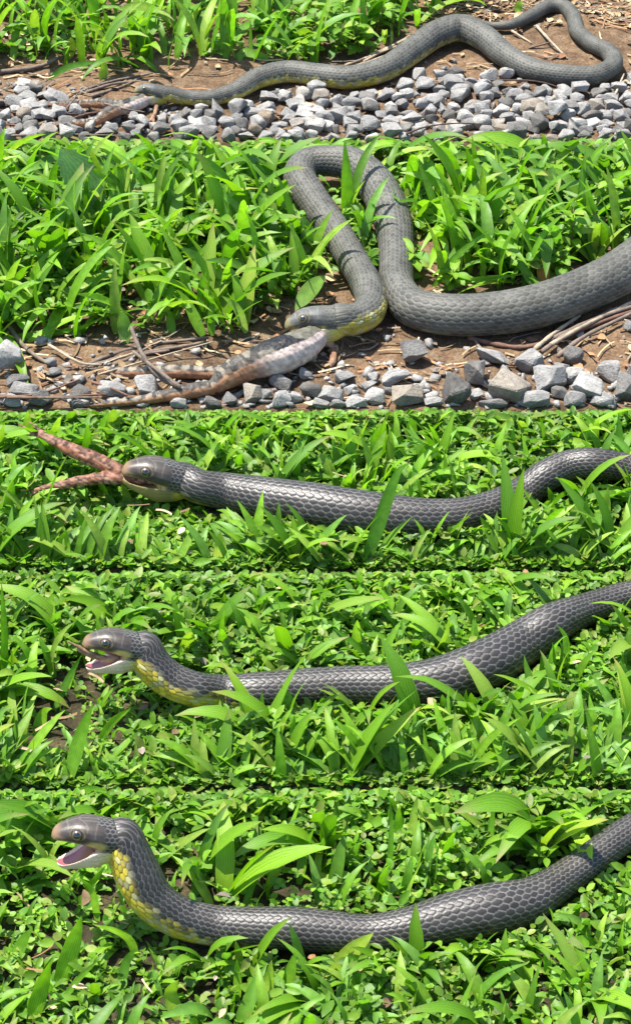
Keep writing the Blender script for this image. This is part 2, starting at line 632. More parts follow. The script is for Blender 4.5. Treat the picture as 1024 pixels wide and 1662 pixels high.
def build_snake(k, label, ctrl, head, pal, yellow_len, yellow_amt=1.0, res=6, nrow=19):
    """ctrl from the neck to the tail: (px, py, r_px, raise above the ground | ('up', z), roll)
    head: dict(snout=(px,py), z=.., L=..)"""
    zg = ZT[k]
    pts = []
    for (px, py, rp, lift, roll) in ctrl:
        r = .015
        for _ in range(4):
            if isinstance(lift, tuple):
                p = at_plane(px, py, lift[0], lift[1])
            else:
                p = at_z(px, py, zg + lift + r)
            r = rp / ppm(p)
        pts.append([*p, r, roll])
    A = np.array(pts)
    neck = A[0, :3]
    sn = at_plane(*head['snout'], neck + np.array([0, head.get('dy', 0), 0]), R(head.get('lean', 12)))
    fw = sn - neck
    L = np.linalg.norm(fw)
    fw /= L
    up = np.array([0, math.sin(R(head['tilt'])), math.cos(R(head['tilt']))])
    up -= fw * np.dot(up, fw)
    up /= np.linalg.norm(up)
    A[0, 3] = .292 * L
    A[0, 4] = 0
    first = np.concatenate([neck + fw * L * .34, [.19 * L, 0]])
    mid = np.concatenate([neck + fw * L * .17, [.265 * L, 0]])
    aft = np.concatenate([neck - fw * L * .10, [.5 * (.292 * L + A[1, 3]), A[1, 4] * .2]])
    A = np.vstack([first, mid, A[:1], aft, A[1:]])
    D = catmull(A, 16)
    rmax = np.quantile(D[:, 3], .8)
    wrow = 4.36 * rmax / nrow
    S, q = resample(D, wrow * 1.0 / res * 1.15)
    P, r, roll = S[:, :3], np.maximum(S[:, 3], .002), S[:, 4]
    SNAKE_TUBES[k].append((P[::12].copy(), r[::12].copy()))
    SNAKE_TUBES[k].append((np.array([neck + fw * L * f for f in (.2, .4, .6, .8, 1)]), np.array([.3, .32, .3, .24, .15]) * L))
    T = -np.gradient(P, axis=0)                      # towards the head
    T /= np.linalg.norm(T, axis=1)[:, None]
    z = np.array([0, 0, 1.0])
    N = z - T * T[:, 2:3]
    hb = np.exp(-(np.maximum(q - .1 * L, 0) / (L * .9)) ** 2)[:, None]
    N = N * (1 - hb) + up * hb
    N -= T * np.sum(N * T, 1)[:, None]
    N /= np.linalg.norm(N, axis=1)[:, None]
    B = np.cross(N, T)
    ca, sa = np.cos(np.radians(roll))[:, None], np.sin(np.radians(roll))[:, None]
    N, B = N * ca - B * sa, B * ca + N * sa
    half = R(125)
    nd, nb = nrow * res, 18
    th = np.concatenate([np.linspace(-half, half, nd, endpoint=False), np.linspace(half, 2 * np.pi - half, nb, endpoint=False)])
    TH, Rr = np.meshgrid(th, r)
    uacc = np.concatenate([[0], np.cumsum(np.diff(q) / (4.36 * np.clip((r[1:]), rmax * .45, None) / nrow))])
    Uu = np.repeat(uacc[:, None], len(th), 1)
    v = TH / (2 * half) * nrow
    ths = np.where(TH > np.pi, TH - 2 * np.pi, TH)
    e, off, hs = scale_cells(Uu, v)
    belly = np.abs(ths) > half
    se = np.abs(np.mod(Uu / 1.7, 1) - .5) * 2
    relief = np.where(belly, .3 * sstep(.8, .98, 1 - se) * -1, sstep(.03, .30, e) - .25 + .7 * off * sstep(.03, .3, e))
    fade = sstep(.1 * L, .5 * L, np.repeat(q[:, None], len(th), 1)) * .5 + .5
    rad = Rr * (1 + .02 * np.cos(ths * 2)) + relief * fade * wrow * .12
    y_ = np.sin(ths) * rad * 1.03
    z_ = np.cos(ths) * rad
    z_ = np.where(z_ < 0, z_ * .93, z_)
    V = P[:, None] + B[:, None] * y_[..., None] + N[:, None] * z_[..., None]
    n, s_ = TH.shape
    # colours
    dist = np.repeat(q[:, None], s_, 1)
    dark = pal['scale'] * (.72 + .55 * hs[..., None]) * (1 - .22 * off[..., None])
    C = mix(pal['edge'], dark, sstep(.05, .24, e))
    nearneck = (1 - sstep(yellow_len * .45, yellow_len, dist))
    lim = R(112) - R(27) * yellow_amt * nearneck
    lim = lim + R(26) * (1 - sstep(.15 * L, .75 * L, dist)) * nearneck
    side = sstep(lim, lim + R(30), np.abs(ths) + (hs - .5) * .3)
    bel = mix(pal['belly'], pal['yellow'], nearneck * min(yellow_amt, 1))
    bel = mix(bel, A3(.36, .36, .25), sstep(.62, .72, np.mod(hs * 7.3, 1)) * .6 * nearneck)
    bel = mix(bel, pal['edge'], sstep(.7, .8, np.mod(hs * 13.7, 1)) * .6 * nearneck * (1 - sstep(lim, lim + R(40), np.abs(ths))))
    bel = bel * (.7 + .5 * hs[..., None])
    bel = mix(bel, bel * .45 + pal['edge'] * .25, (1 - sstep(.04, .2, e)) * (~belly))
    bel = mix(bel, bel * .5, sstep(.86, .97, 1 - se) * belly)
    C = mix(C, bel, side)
    a = Acc()
    i = np.arange(n - 1)[:, None] * s_
    j = np.arange(s_)[None]
    jn = (j + 1) % s_
    Q = np.stack([i + j, i + s_ + j, i + s_ + jn, i + jn], -1).reshape(-1, 4)
    VV = np.vstack([V.reshape(-1, 3), P[-1:] - T[-1:] * r[-1] * 2])
    jj = np.arange(s_)
    Tn = np.stack([np.full(s_, n * s_), (n - 1) * s_ + (jj + 1) % s_, (n - 1) * s_ + jj], 1)
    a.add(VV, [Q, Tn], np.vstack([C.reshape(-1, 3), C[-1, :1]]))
    hv, hf, hc, eyes = make_head(L, head['open'], pal)
    lat = np.cross(up, fw)
    Mx = np.stack([fw, lat, up], 1)
    a.add(hv @ Mx.T + neck, hf, hc)
    base = bpy.data.objects.new('snake', None)
    COL.objects.link(base)
    gpt = A[4, :3] if not isinstance(ctrl[0][3], tuple) else A[8, :3]
    base.location = (gpt[0], gpt[1], zg)
    base['label'] = label
    base['category'] = 'snake'
    base['group'] = 'snakes'
    inv = np.array(base.location)
    me = a.mesh('body', M['snake' if k > 2 else 'snake_dull'])
    b_ = obj('body', me, base)
    b_.location = -Vector(inv)
    em = eye_mesh(.09 * L, pal['iris'])
    for ec, sgn in zip(eyes, (1, -1)):
        eo = obj('eye', em, b_)
        c = Mx @ ec + neck
        out = Mx @ np.array([.25, sgn * 1.0, .22])
        eo.location = Vector(c)
        eo.rotation_euler = Vector(out).to_track_quat('Z', 'Y').to_euler()
    return dict(base=base, neck=neck, fw=fw, up=up, lat=lat, L=L, Mx=Mx, body=b_)


A3 = lambda *c: np.array(c, float)
PAL_GREY = dict(top=A3(.085, .086, .078), seam=A3(.15, .152, .135), scale=A3(.064, .062, .052), edge=A3(.118, .117, .10), snout=A3(.24, .2, .09), lip=A3(.5, .40, .14),
                chin=A3(.5, .43, .3), throat=A3(.38, .34, .09), belly=A3(.2, .21, .12), yellow=A3(.37, .31, .05), gum=A3(.35, .12, .12), iris=(.2, .16, .08))
PAL_DARK = dict(top=A3(.05, .041, .034), seam=A3(.11, .094, .078), scale=A3(.023, .0205, .018), edge=A3(.14, .13, .118), snout=A3(.24, .145, .085), lip=A3(.50, .36, .12),
                chin=A3(.60, .46, .33), throat=A3(.44, .38, .15), belly=A3(.07, .07, .04), yellow=A3(.50, .39, .035), gum=A3(.26, .075, .085), iris=(.13, .09, .04))
PAL_SHUT = dict(PAL_DARK, chin=A3(.22, .17, .06), throat=A3(.12, .11, .05))

# first snake: the small one stretched along the gravel edge
z1 = .010
snake1 = build_snake(1, 'slender grey snake stretched along the gravel edge, dragging a frog by its rear', [
    (264, 152, 12, .008, 0), (300, 158, 12.5, .003, 0), (340, 160, 13, 0, 0), (382, 148, 14.5, 0, 0), (420, 127, 17, 0, 0), (465, 117, 18, 0, 0), (515, 122, 18.5, 0, 0), (570, 126, 19, 0, 0),
    (625, 112, 20, 0, 0), (670, 82, 21, 0, 0), (708, 56, 22, 0, 0), (748, 46, 22, 0, 0), (785, 62, 21, 0, 0), (822, 92, 19.5, 0, 0), (868, 115, 18, 0, 0), (920, 123, 17, 0, 0), (966, 122, 16, 0, 0),
    (994, 106, 15, 0, 0), (988, 86, 14, 0, 0), (958, 70, 13, 0, 0), (936, 50, 12.5, 0, 0), (930, 28, 12, 0, 0), (915, 12, 12, 0, 0), (890, 11, 11, 0, 0), (862, 25, 10, 0, 0), (830, 40, 8, 0, 0), (800, 42, 6, 0, 0), (775, 36, 4, 0, 0)],
    dict(snout=(219, 147), tilt=22, open=2, lean=10), PAL_GREY, .5, 1.7, res=5)
# second snake: the loop
snake2 = build_snake(2, 'grey snake with its neck doubled back in a tall loop, frog body in its jaws', [
    (545, 519, 23, .016, 0), (572, 520, 26, .010, 20), (600, 505, 26, .006, 35), (598, 470, 25, .005, 20), (572, 422, 24, .004, 10), (540, 370, 25, .004, 0), (508, 325, 26, .006, 0), (487, 290, 26, .010, 0), (497, 267, 25, .013, 0), (530, 262, 25, .014, 0),
    (570, 268, 28, .012, 0), (603, 292, 30, .006, 0), (628, 332, 31, .002, 0), (641, 378, 29, 0, 0), (643, 425, 27, 0, 0), (645, 468, 28, 0, 0), (672, 500, 32, 0, 0), (728, 512, 34, 0, 0), (800, 510, 35, 0, 0), (870, 498, 36, 0, 0),
    (940, 474, 36, 0, 0), (1000, 446, 37, 0, 0), (1060, 405, 38, 0, 0), (1130, 350, 37, 0, 0), (1220, 305, 32, 0, 0), (1310, 295, 26, 0, 0), (1410, 315, 18, 0, 0), (1500, 345, 10, 0, 0), (1580, 365, 4, 0, 0)],
    dict(snout=(463, 529), tilt=26, open=1, lean=10, dy=-.004), PAL_GREY, .22, 1.35)
# third snake: thick, straight, low in the lawn
snake3 = build_snake(3, 'thick dark snake lying straight in the lawn with frog legs sticking from its mouth', [
    (292, 778, 26, .014, 0), (325, 791, 28, .010, 0), (370, 799, 31, .002, 0), (430, 809, 34, .002, 0), (500, 820, 37, .002, 0), (570, 831, 37, .002, 0), (640, 838, 34, .002, 0), (700, 841, 31, .002, 0), (750, 837, 29, .002, 0), (800, 823, 27, .002, 0),
    (850, 799, 26, .002, 0), (885, 773, 26, .010, 0), (920, 757, 25, .014, 0), (965, 752, 24, .018, 0), (1024, 762, 23, .012, 0), (1090, 780, 23, .012, 0), (1180, 785, 20, .004, 0), (1280, 780, 15, .002, 0), (1380, 790, 10, .002, 0), (1480, 805, 4, .002, 0)],
    dict(snout=(200, 762), tilt=14, open=1, lean=6, dy=-.004), PAL_SHUT, .05, .6)
# fourth snake
g4 = at_z(330, 1130, ZT[4] + .022)
snake4 = build_snake(4, 'dark snake with raised head and half open mouth holding brown frog toes', [
    (226, 1053, 31, (g4, R(20)), 10), (246, 1078, 31, (g4, R(18)), 22), (274, 1103, 30, (g4, R(14)), 26), (314, 1119, 29, (g4, R(8)), 24), (360, 1126, 30, .002, 16), (420, 1124, 32, .002, 10), (490, 1118, 32, .002, 0), (560, 1114, 32, .002, 0), (640, 1113, 34, .002, 0),
    (715, 1104, 38, .002, 0), (785, 1080, 41, .002, 0), (845, 1046, 38, .002, 0), (895, 1013, 33, .010, 0), (955, 988, 26, .006, 0), (1024, 966, 23, .006, 0), (1110, 958, 22, .004, 0), (1200, 962, 20, .002, 0), (1300, 978, 15, .002, 0), (1400, 1003, 10, .002, 0), (1490, 1030, 4, .002, 0)],
    dict(snout=(136, 1043), tilt=20, open=27, lean=14, dy=-.006), PAL_DARK, .17, 1.35)
# fifth snake
g5 = at_z(300, 1492, ZT[5] + .022)
snake5 = build_snake(5, 'dark snake rearing its yellow throat with its empty pink mouth wide open', [
    (188, 1360, 33, (g5, R(20)), 8), (208, 1386, 36, (g5, R(20)), 20), (223, 1420, 38, (g5, R(18)), 26), (247, 1460, 36, (g5, R(12)), 24), (290, 1489, 34, (g5, R(6)), 16), (345, 1503, 33, .002, 12), (410, 1506, 33, .002, 5), (480, 1508, 35, .002, 0), (540, 1513, 33, .002, 0),
    (600, 1516, 31, .002, 0), (665, 1508, 35, .002, 0), (735, 1489, 40, .002, 0), (800, 1476, 42, .002, 0), (860, 1461, 36, .002, 0), (910, 1430, 29, .004, 0), (960, 1394, 27, .006, 0), (1024, 1350, 27, .006, 0), (1090, 1322, 26, .004, 0), (1180, 1318, 23, .002, 0), (1280, 1325, 18, .002, 0), (1380, 1345, 12, .002, 0), (1470, 1370, 5, .002, 0)],
    dict(snout=(86, 1353), tilt=20, open=31, lean=14, dy=-.006), PAL_DARK, .16, 1.5)

#@@PART2
# ------------------------------------------------------------------ frogs
def chain(k, rows):
    """rows (px, py, r_px, raise | (plane point, lean)) -> (n,4)"""
    out = []
    for px, py, rp, lift in rows:
        r = .004
        for _ in range(3):
            p = at_plane(px, py, lift[0], lift[1]) if isinstance(lift, tuple) else at_z(px, py, ZT[k] + lift + r)
            r = rp / ppm(p)
        out.append([*p, r])
    return np.array(out)


def build_frog(k, label, chains, voxel, kinds, origin, bar=.011):
    pieces, skel = [], []
    for c, kd in zip(chains, kinds):
        D = catmull(c, 8)
        D[:, 3] = np.maximum(D[:, 3], .0007)
        S, q = resample(D, .0018)
        pieces.append(tube(S, 14))
        skel.append(np.c_[S, np.full(len(S), kd), q])
    V, F, N = union(pieces, voxel, 5, .5)
    K = np.concatenate(skel)
    W = np.zeros((len(V), 4))
    sarc = np.zeros(len(V))
    for i in range(0, len(V), 4000):
        d = np.linalg.norm(V[i:i + 4000, None] - K[None, :, :3], axis=2) - K[None, :, 3]
        sarc[i:i + 4000] = K[d.argmin(1), 5]
        for q_ in range(4):
            m_ = K[:, 4] == q_
            if m_.any():
                W[i:i + 4000, q_] = np.exp(-np.clip(d[:, m_].min(1), 0, 1) / .0022)
    W /= W.sum(1)[:, None]
    f = 1.7 if k == 1 else 1.0
    X, Y, Z = (V * f).T
    n1 = vnoise(X * 120 + Z * 60, Y * 120 + Z * 150, 3)
    n2 = vnoise(X * 420, Y * 420 + Z * 420, 8)
    n3 = vnoise(sarc * f * 90, X * 700 + Y * 900 + Z * 900, 5)
    spot = sstep(.5, .56, n1)
    upf = sstep(.15, .55, N[:, 2] + N[:, 1] * .35 + N[:, 0] * -.2 + (n2 - .5) * .4)
    bars = sstep(.1, .5, np.sin(sarc * f * 2 * np.pi / bar + (n1 - .5) * 5))
    trunk = mix(mix(A3(.52, .44, .39), A3(.36, .27, .24), n2), mix(A3(.105, .10, .075), A3(.009, .01, .012), spot), sstep(.3, .62, N[:, 2] + N[:, 1] * .35 - N[:, 0] * .45 + (n2 - .5) * .3))
    leg = mix(mix(A3(.33, .19, .10), A3(.25, .10, .055), n2), mix(A3(.19, .165, .125), A3(.04, .037, .033), np.maximum(bars, spot * .8)), upf)
    red = mix(mix(A3(.22, .085, .04), A3(.36, .21, .14), sstep(.45, .7, n3)), mix(A3(.2, .10, .07), A3(.03, .016, .012), bars * .9), upf * .75)
    red = mix(red, A3(.04, .02, .015), sstep(.6, .75, n2) * .7)
    arm = mix(A3(.29, .18, .11), A3(.16, .09, .055), n2)
    C = sum(W[:, q_:q_ + 1] * cc for q_, cc in enumerate((trunk, leg, red, arm)))
    n0 = vnoise(X * 500 + Z * 300, Y * 500, 6) - .5
    V = V + N * (n0 * .0009)[:, None]
    o_ = obj('frog', make_mesh('frog', V - origin, F, M['frog'], C), None, label, 'frog', 'frogs being eaten')
    o_.location = Vector(origin)
    return o_


m2 = snake2['neck'] + snake2['fw'] * snake2['L'] * .55 - snake2['up'] * snake2['L'] * .2
h2 = float(m2[2] - ZT[2])
pl2 = (m2 + np.array([0, -.003, 0]), R(0))
build_frog(2, 'limp frog with white belly and spotted back hanging from the looped snake', [
    chain(2, [(540, 534, 12, pl2), (518, 543, 19, pl2), (492, 560, 27, .008), (458, 575, 31, .004), (424, 586, 28, .002), (396, 596, 20, 0)]),
    chain(2, [(420, 588, 22, .006), (392, 598, 24, .004), (366, 613, 20, .002), (348, 628, 13, .001)]),
    chain(2, [(346, 629, 12, .001), (318, 633, 13, .001), (285, 639, 11, .001), (248, 646, 9, .001), (218, 651, 7, .001)]),
    chain(2, [(218, 651, 7, .001), (185, 654, 6, .002), (155, 657, 4, .002), (128, 658, 2, .002)]),
    chain(2, [(218, 651, 6, .001), (180, 657, 3, .002), (150, 660, 2, .002)]),
    chain(2, [(402, 592, 14, .004), (372, 602, 13, .002), (340, 606, 11, .001)]),
    chain(2, [(340, 606, 10, .001), (300, 603, 12, .001), (255, 604, 11, .001), (205, 604, 9, .001), (165, 601, 7, .001)]),
    chain(2, [(165, 601, 6, .001), (135, 598, 4, .002), (108, 594, 2.5, .002)]), chain(2, [(165, 601, 5, .001), (130, 604, 3, .002), (104, 603, 2, .002)]),
    chain(2, [(506, 548, 9, pl2), (528, 551, 8, pl2), (540, 566, 6.5, pl2), (540, 586, 6, .004), (532, 597, 6, .001)]),
    chain(2, [(532, 597, 5, .001), (522, 600, 3, .001), (516, 609, 2.2, .0005)]), chain(2, [(532, 597, 5, .001), (527, 606, 3, .001), (525, 613, 2, .0005)]), chain(2, [(532, 597, 5, .001), (537, 606, 3, .001), (538, 613, 2, .0005)])],
    .0009, [0, 1, 1, 1, 1, 1, 1, 1, 1, 3, 3, 3, 3], np.array([*at_z(420, 600, ZT[2])[:2], ZT[2]]))
m1 = snake1['neck'] + snake1['fw'] * snake1['L'] * .5 - snake1['up'] * snake1['L'] * .2
pl1 = (m1 + np.array([0, -.002, 0]), R(0))
build_frog(1, 'small limp frog lying on gravel in the slender snake\'s mouth', [
    chain(1, [(252, 157, 7, pl1), (238, 161, 11, pl1), (220, 168, 13, .004), (203, 174, 12, .003), (190, 178, 9, .002)]),
    chain(1, [(198, 176, 9, .004), (180, 182, 11, .003), (165, 191, 9, .003), (153, 199, 6, .003)]),
    chain(1, [(153, 199, 6, .003), (130, 200, 7, .003), (105, 201, 6, .003), (78, 205, 5, .003)]),
    chain(1, [(78, 205, 4.5, .003), (58, 212, 3.5, .004), (38, 221, 2, .004)]), chain(1, [(78, 205, 4, .003), (62, 216, 2.5, .004), (48, 226, 1.6, .004)]),
    chain(1, [(196, 172, 8, .004), (170, 168, 9, .003), (148, 168, 7, .002)]),
    chain(1, [(148, 168, 7, .002), (120, 169, 7, .002), (90, 170, 6, .002), (62, 168, 4, .003), (35, 166, 2.2, .003)]),
    chain(1, [(246, 160, 4.5, pl1), (254, 166, 4, pl1), (253, 180, 3.5, .004), (248, 192, 3.2, .002), (241, 198, 2, .002)]), chain(1, [(249, 191, 3, .002), (250, 200, 1.8, .001)])],
    .0009, [0, 1, 1, 1, 1, 1, 1, 3, 3], np.array([*at_z(200, 178, ZT[1])[:2], ZT[1]]))
m3 = snake3['neck'] + snake3['fw'] * snake3['L'] * .6 - snake3['up'] * snake3['L'] * .09
pl3 = (m3, R(55))
build_frog(3, 'two reddish frog legs trailing from the straight thick snake\'s mouth', [
    chain(3, [(245, 775, 8, pl3), (212, 772, 10, pl3), (185, 760, 12, pl3), (150, 744, 13, pl3), (112, 728, 11, pl3), (85, 714, 8, pl3), (66, 704, 5, pl3)]),
    chain(3, [(80, 712, 5, pl3), (52, 700, 3, pl3), (30, 688, 1.6, pl3)]), chain(3, [(80, 710, 4, pl3), (58, 692, 2.4, pl3), (46, 684, 1.5, pl3)]), chain(3, [(85, 714, 4, pl3), (62, 708, 2.4, pl3), (45, 706, 1.5, pl3)]),
    chain(3, [(248, 780, 7, pl3), (205, 778, 8, pl3), (165, 776, 10, pl3), (130, 781, 9, pl3), (95, 788, 7, pl3), (68, 792, 4.5, pl3)]),
    chain(3, [(72, 792, 4, pl3), (50, 796, 2.4, pl3), (34, 796, 1.6, pl3)]), chain(3, [(72, 792, 3.5, pl3), (55, 801, 2, pl3), (42, 806, 1.5, pl3)])],
    .0008, [2] * 7, np.array([m3[0] - .03, m3[1], ZT[3]]))
m4 = snake4['neck'] + snake4['fw'] * snake4['L'] * .6 - snake4['up'] * snake4['L'] * .16 - np.array([0, .14 * snake4['L'], 0])
pl4 = (m4, R(14))
build_frog(4, 'thin brown frog toes poking out between the raised snake\'s jaws', [
    chain(4, [(196, 1074, 5, pl4), (172, 1069, 5, pl4), (148, 1060, 4, pl4), (128, 1050, 3.2, pl4), (112, 1041, 2, pl4)]),
    chain(4, [(196, 1072, 5, pl4), (178, 1060, 4, pl4), (157, 1048, 2.5, pl4)]), chain(4, [(192, 1076, 4, pl4), (165, 1071, 3.2, pl4), (140, 1063, 2.5, pl4), (124, 1054, 1.6, pl4)])],
    .0007, [3] * 3, m4)

# ------------------------------------------------------------------ stones
def hull_stone(seed, n=15, bev=.12):
    rs = np.random.default_rng(seed)
    p = rs.normal(size=(n, 3))
    p /= np.linalg.norm(p, axis=1)[:, None]
    p = np.sign(p) * np.abs(p) ** .75
    p *= (1 / np.max(np.abs(p), axis=0))
    p *= rs.uniform(.82, 1.0, (n, 1))
    bm = bmesh.new()
    for v in p:
        bm.verts.new(v)
    r = bmesh.ops.convex_hull(bm, input=bm.verts)
    bmesh.ops.delete(bm, geom=[g for g in r['geom_interior'] if isinstance(g, bmesh.types.BMVert)], context='VERTS')
    bmesh.ops.dissolve_limit(bm, angle_limit=R(9), verts=bm.verts, edges=bm.edges)
    if bev:
        bmesh.ops.bevel(bm, geom=list(bm.edges), offset=bev, segments=1, affect='EDGES', clamp_overlap=True)
    me = bpy.data.meshes.new('stone')
    bm.to_mesh(me)
    bm.free()
    me.materials.append(M['stone'])
    return me


STONES = [hull_stone(100 + i) for i in range(16)]
SMALL = []
for i in range(6):
    me = hull_stone(300 + i, 10, 0)
    V = np.array([v.co[:] for v in me.vertices])
    me.calc_loop_triangles()
    SMALL.append((V, np.array([t_.vertices[:] for t_ in me.loop_triangles])))
CUT = {}


def cut_stone(me, o):
    """stones on the edge of the terrace are sawn off flush with it"""
    return me


def bed(name, label):
    e = bpy.data.objects.new(name, None)
    COL.objects.link(e)
    e['kind'] = 'structure'
    e['label'] = label
    return e


def put_stone(parent, k, x, y, sx, sy, sz, sink=.35, rs=random):
    e = obj('stone', rs.choice(STONES), parent)
    rz = rs.uniform(0, 6.28)
    c, s_ = abs(math.cos(rz)), abs(math.sin(rz))
    e.scale = (sx, sy, sz)
    e.rotation_euler = (rs.gauss(0, .16), rs.gauss(0, .16), rs.choice((0, math.pi)) + rs.gauss(0, .3))
    y = max(y, YL[k] + sy * .98 + abs(math.sin(e.rotation_euler.z)) * max(0, sx - sy) * .6)
    e.location = (x, y, float(gz(k, x, y)) + sz * (1 - sink))
    return e


def px_poly(pts, z):
    W = np.array([at_z(px, py, z)[:2] for px, py in pts])
    return lambda x: np.interp(x, W[:, 0], W[:, 1])


grav1 = px_poly([(-400, 150), (0, 150), (60, 140), (110, 165), (190, 185), (260, 185), (340, 176), (420, 160), (500, 146), (560, 152), (610, 140), (670, 118), (740, 122), (800, 135), (860, 148), (960, 150), (1024, 132), (1400, 130)], ZT[1])
rs = random.Random(5)
bed1 = bed('gravel_bed', 'bed of pale crushed limestone in front of the slender snake')


def tube_clear(k, pts, margin):
    pts = np.atleast_2d(np.asarray(pts, float))
    ok = np.ones(len(pts), bool)
    for P, r in SNAKE_TUBES[k]:
        for i in range(0, len(pts), 6000):
            d = np.linalg.norm(pts[i:i + 6000, None] - P[None], axis=2) - r[None]
            ok[i:i + 6000] &= d.min(1) > margin
    return ok


FILL = {1: Acc(), 2: Acc()}


def fill_stone(k, x, y, s_, sink=.3):
    V, F = SMALL[rs.randrange(len(SMALL))]
    a_ = rs.uniform(0, 6.28)
    ca, sa = math.cos(a_), math.sin(a_)
    Vv = V * np.array([s_, s_ * rs.uniform(.6, .9), s_ * rs.uniform(.45, .75)])
    Vv = np.stack([Vv[:, 0] * ca - Vv[:, 1] * sa, Vv[:, 0] * sa + Vv[:, 1] * ca, Vv[:, 2]], 1)
    y = max(y, YL[k] + s_)
    Vv += np.array([x, y, float(gz(k, x, y)) + s_ * .35 * (1 - sink)])
    FILL[k].add(Vv * 60, F, A3(1, 1, 1))


# the gravel strip of the upper terrace: packed rows
placed = []
nst = 0
y = YL[1] + .006
cand = []
while y < YL[1] + .18:
    x = -.62 + rs.uniform(0, .015)
    while x < .62:
        cand.append((x + rs.gauss(0, .003), y + rs.gauss(0, .003)))
        x += rs.uniform(.0145, .0205)
    y += .0135
rs.shuffle(cand)
for x, y in cand:
    edge = float(grav1(x))
    if y > edge + .004 or (y > edge - .012 and rs.random() < .35):
        continue
    s_ = rs.uniform(.0068, .0112) * (1.12 if rs.random() < .15 else 1)
    if not tube_clear(1, [(x, y, ZT[1] + .006)], s_ * .8)[0]:
        continue
    layer = rs.random() < .25
    vis = abs(x) < .335
    if vis and nst < 296:
        e = put_stone(bed1, 1, x, y, s_ * rs.uniform(.95, 1.15), s_ * rs.uniform(.7, .9), s_ * rs.uniform(.55, .85), .28)
        if layer:
            e.location.z += .003
        nst += 1
    else:
        fill_stone(1, x, y, s_)
for _ in range(1100):
    x = rs.uniform(-.62, .62)
    y = rs.uniform(YL[1], float(grav1(x)) + .03)
    if tube_clear(1, [(x, y, ZT[1] + .004)], .002)[0]:
        fill_stone(1, x, y, rs.uniform(.002, .005))
# stray stones on the bare earth of the upper terrace
for px, py, wp, hp, lab in ((822, 123, 32, 20, 'rounded whitish stone alone on mud by the slender snake\'s lowest bend'), (58, 147, 28, 26, 'grey block of stone standing on earth above the small frog\'s far leg')):
    p = at_z(px, py + hp * .3, ZT[1])
    q = ppm(p)
    e = put_stone(None, 1, p[0], p[1], wp / q / 2, hp / q * .55, hp / q * .55, .2, rs)
    e['label'] = lab
    e['category'] = 'stone'

# the coarser gravel of the second terrace, stone by stone
bed2 = bed('gravel_bed', 'scattered coarse limestone in front of the looped snake')
S2 = [(30, 622, 44, 22), (42, 637, 58, 26), (64, 650, 42, 28), (138, 642, 46, 28), (182, 636, 48, 24), (238, 630, 46, 38), (122, 657, 40, 18), (455, 620, 42, 24), (408, 640, 34, 32), (456, 652, 36, 28), (432, 641, 26, 22), (505, 636, 40, 22),
      (536, 641, 46, 24), (560, 615, 36, 20), (583, 657, 50, 20), (613, 644, 44, 28), (642, 617, 54, 26), (657, 648, 62, 34), (603, 613, 30, 20), (700, 659, 42, 18), (736, 642, 62, 52), (773, 608, 46, 38), (798, 586, 66, 28), (859, 585, 56, 42),
      (825, 628, 74, 52), (886, 619, 68, 42), (929, 576, 38, 30), (908, 599, 30, 18), (991, 600, 54, 38), (930, 613, 44, 28), (952, 632, 62, 38), (1012, 631, 44, 42), (931, 652, 42, 26), (866, 655, 56, 26), (976, 655, 44, 24), (800, 660, 54, 18),
      (1018, 530, 20, 20), (570, 632, 26, 16), (480, 645, 26, 18), (520, 656, 34, 16), (550, 660, 30, 16), (630, 632, 26, 14), (680, 630, 22, 14), (290, 655, 30, 18), (345, 655, 34, 20), (372, 648, 30, 22), (20, 655, 36, 22), (90, 612, 26, 14), (1040, 600, 50, 34), (1060, 640, 56, 40), (1090, 610, 50, 36), (-20, 640, 50, 34), (-40, 615, 46, 30), (600, 630, 28, 18), (770, 640, 28, 18), (905, 640, 30, 20), (85, 598, 22, 14), (495, 612, 28, 18)]
for px, py, wp, hp in S2:
    p = at_z(px, py + hp * .28, ZT[2])
    q = ppm(p)
    put_stone(bed2, 2, p[0], p[1], wp / q / 2 * 1.04, hp / q * .56, hp / q * .58, .24, rs)
for px, py, wp, hp, lab in ((16, 592, 56, 52, 'large grey stone block beside trailing grass, left of the twigs'), (668, 572, 52, 38, 'pale stone alone on dark mud beneath the looped snake\'s belly'),
                            (497, 588, 40, 42, 'upright grey stone tucked under the white frog belly')):
    p = at_z(px, py + hp * .3, ZT[2])
    q = ppm(p)
    e = put_stone(None, 2, p[0], p[1], wp / q / 2, hp / q * .5, hp / q * .6, .2, rs)
    e['label'] = lab
    e['category'] = 'stone'
for _ in range(700):
    x = rs.uniform(-.6, .6)
    y = YL[2] + abs(rs.gauss(0, .045))
    if y < YL[2] + .15 and tube_clear(2, [(x, y, ZT[2] + .004)], .002)[0]:
        fill_stone(2, x, y, rs.choice((rs.uniform(.0018, .004), rs.uniform(.003, .008))))
for k, bd in ((1, bed1), (2, bed2)):
    e = obj('gravel_fines', FILL[k].mesh('gravel_fines', M['stone'], False), bd, kind='stuff')
    e.scale = (1 / 60,) * 3

# ------------------------------------------------------------------ twigs
TW = {'grey': A3(.14, .108, .083), 'pale': A3(.29, .235, .165), 'dark': A3(.07, .045, .035), 'red': A3(.13, .072, .05)}


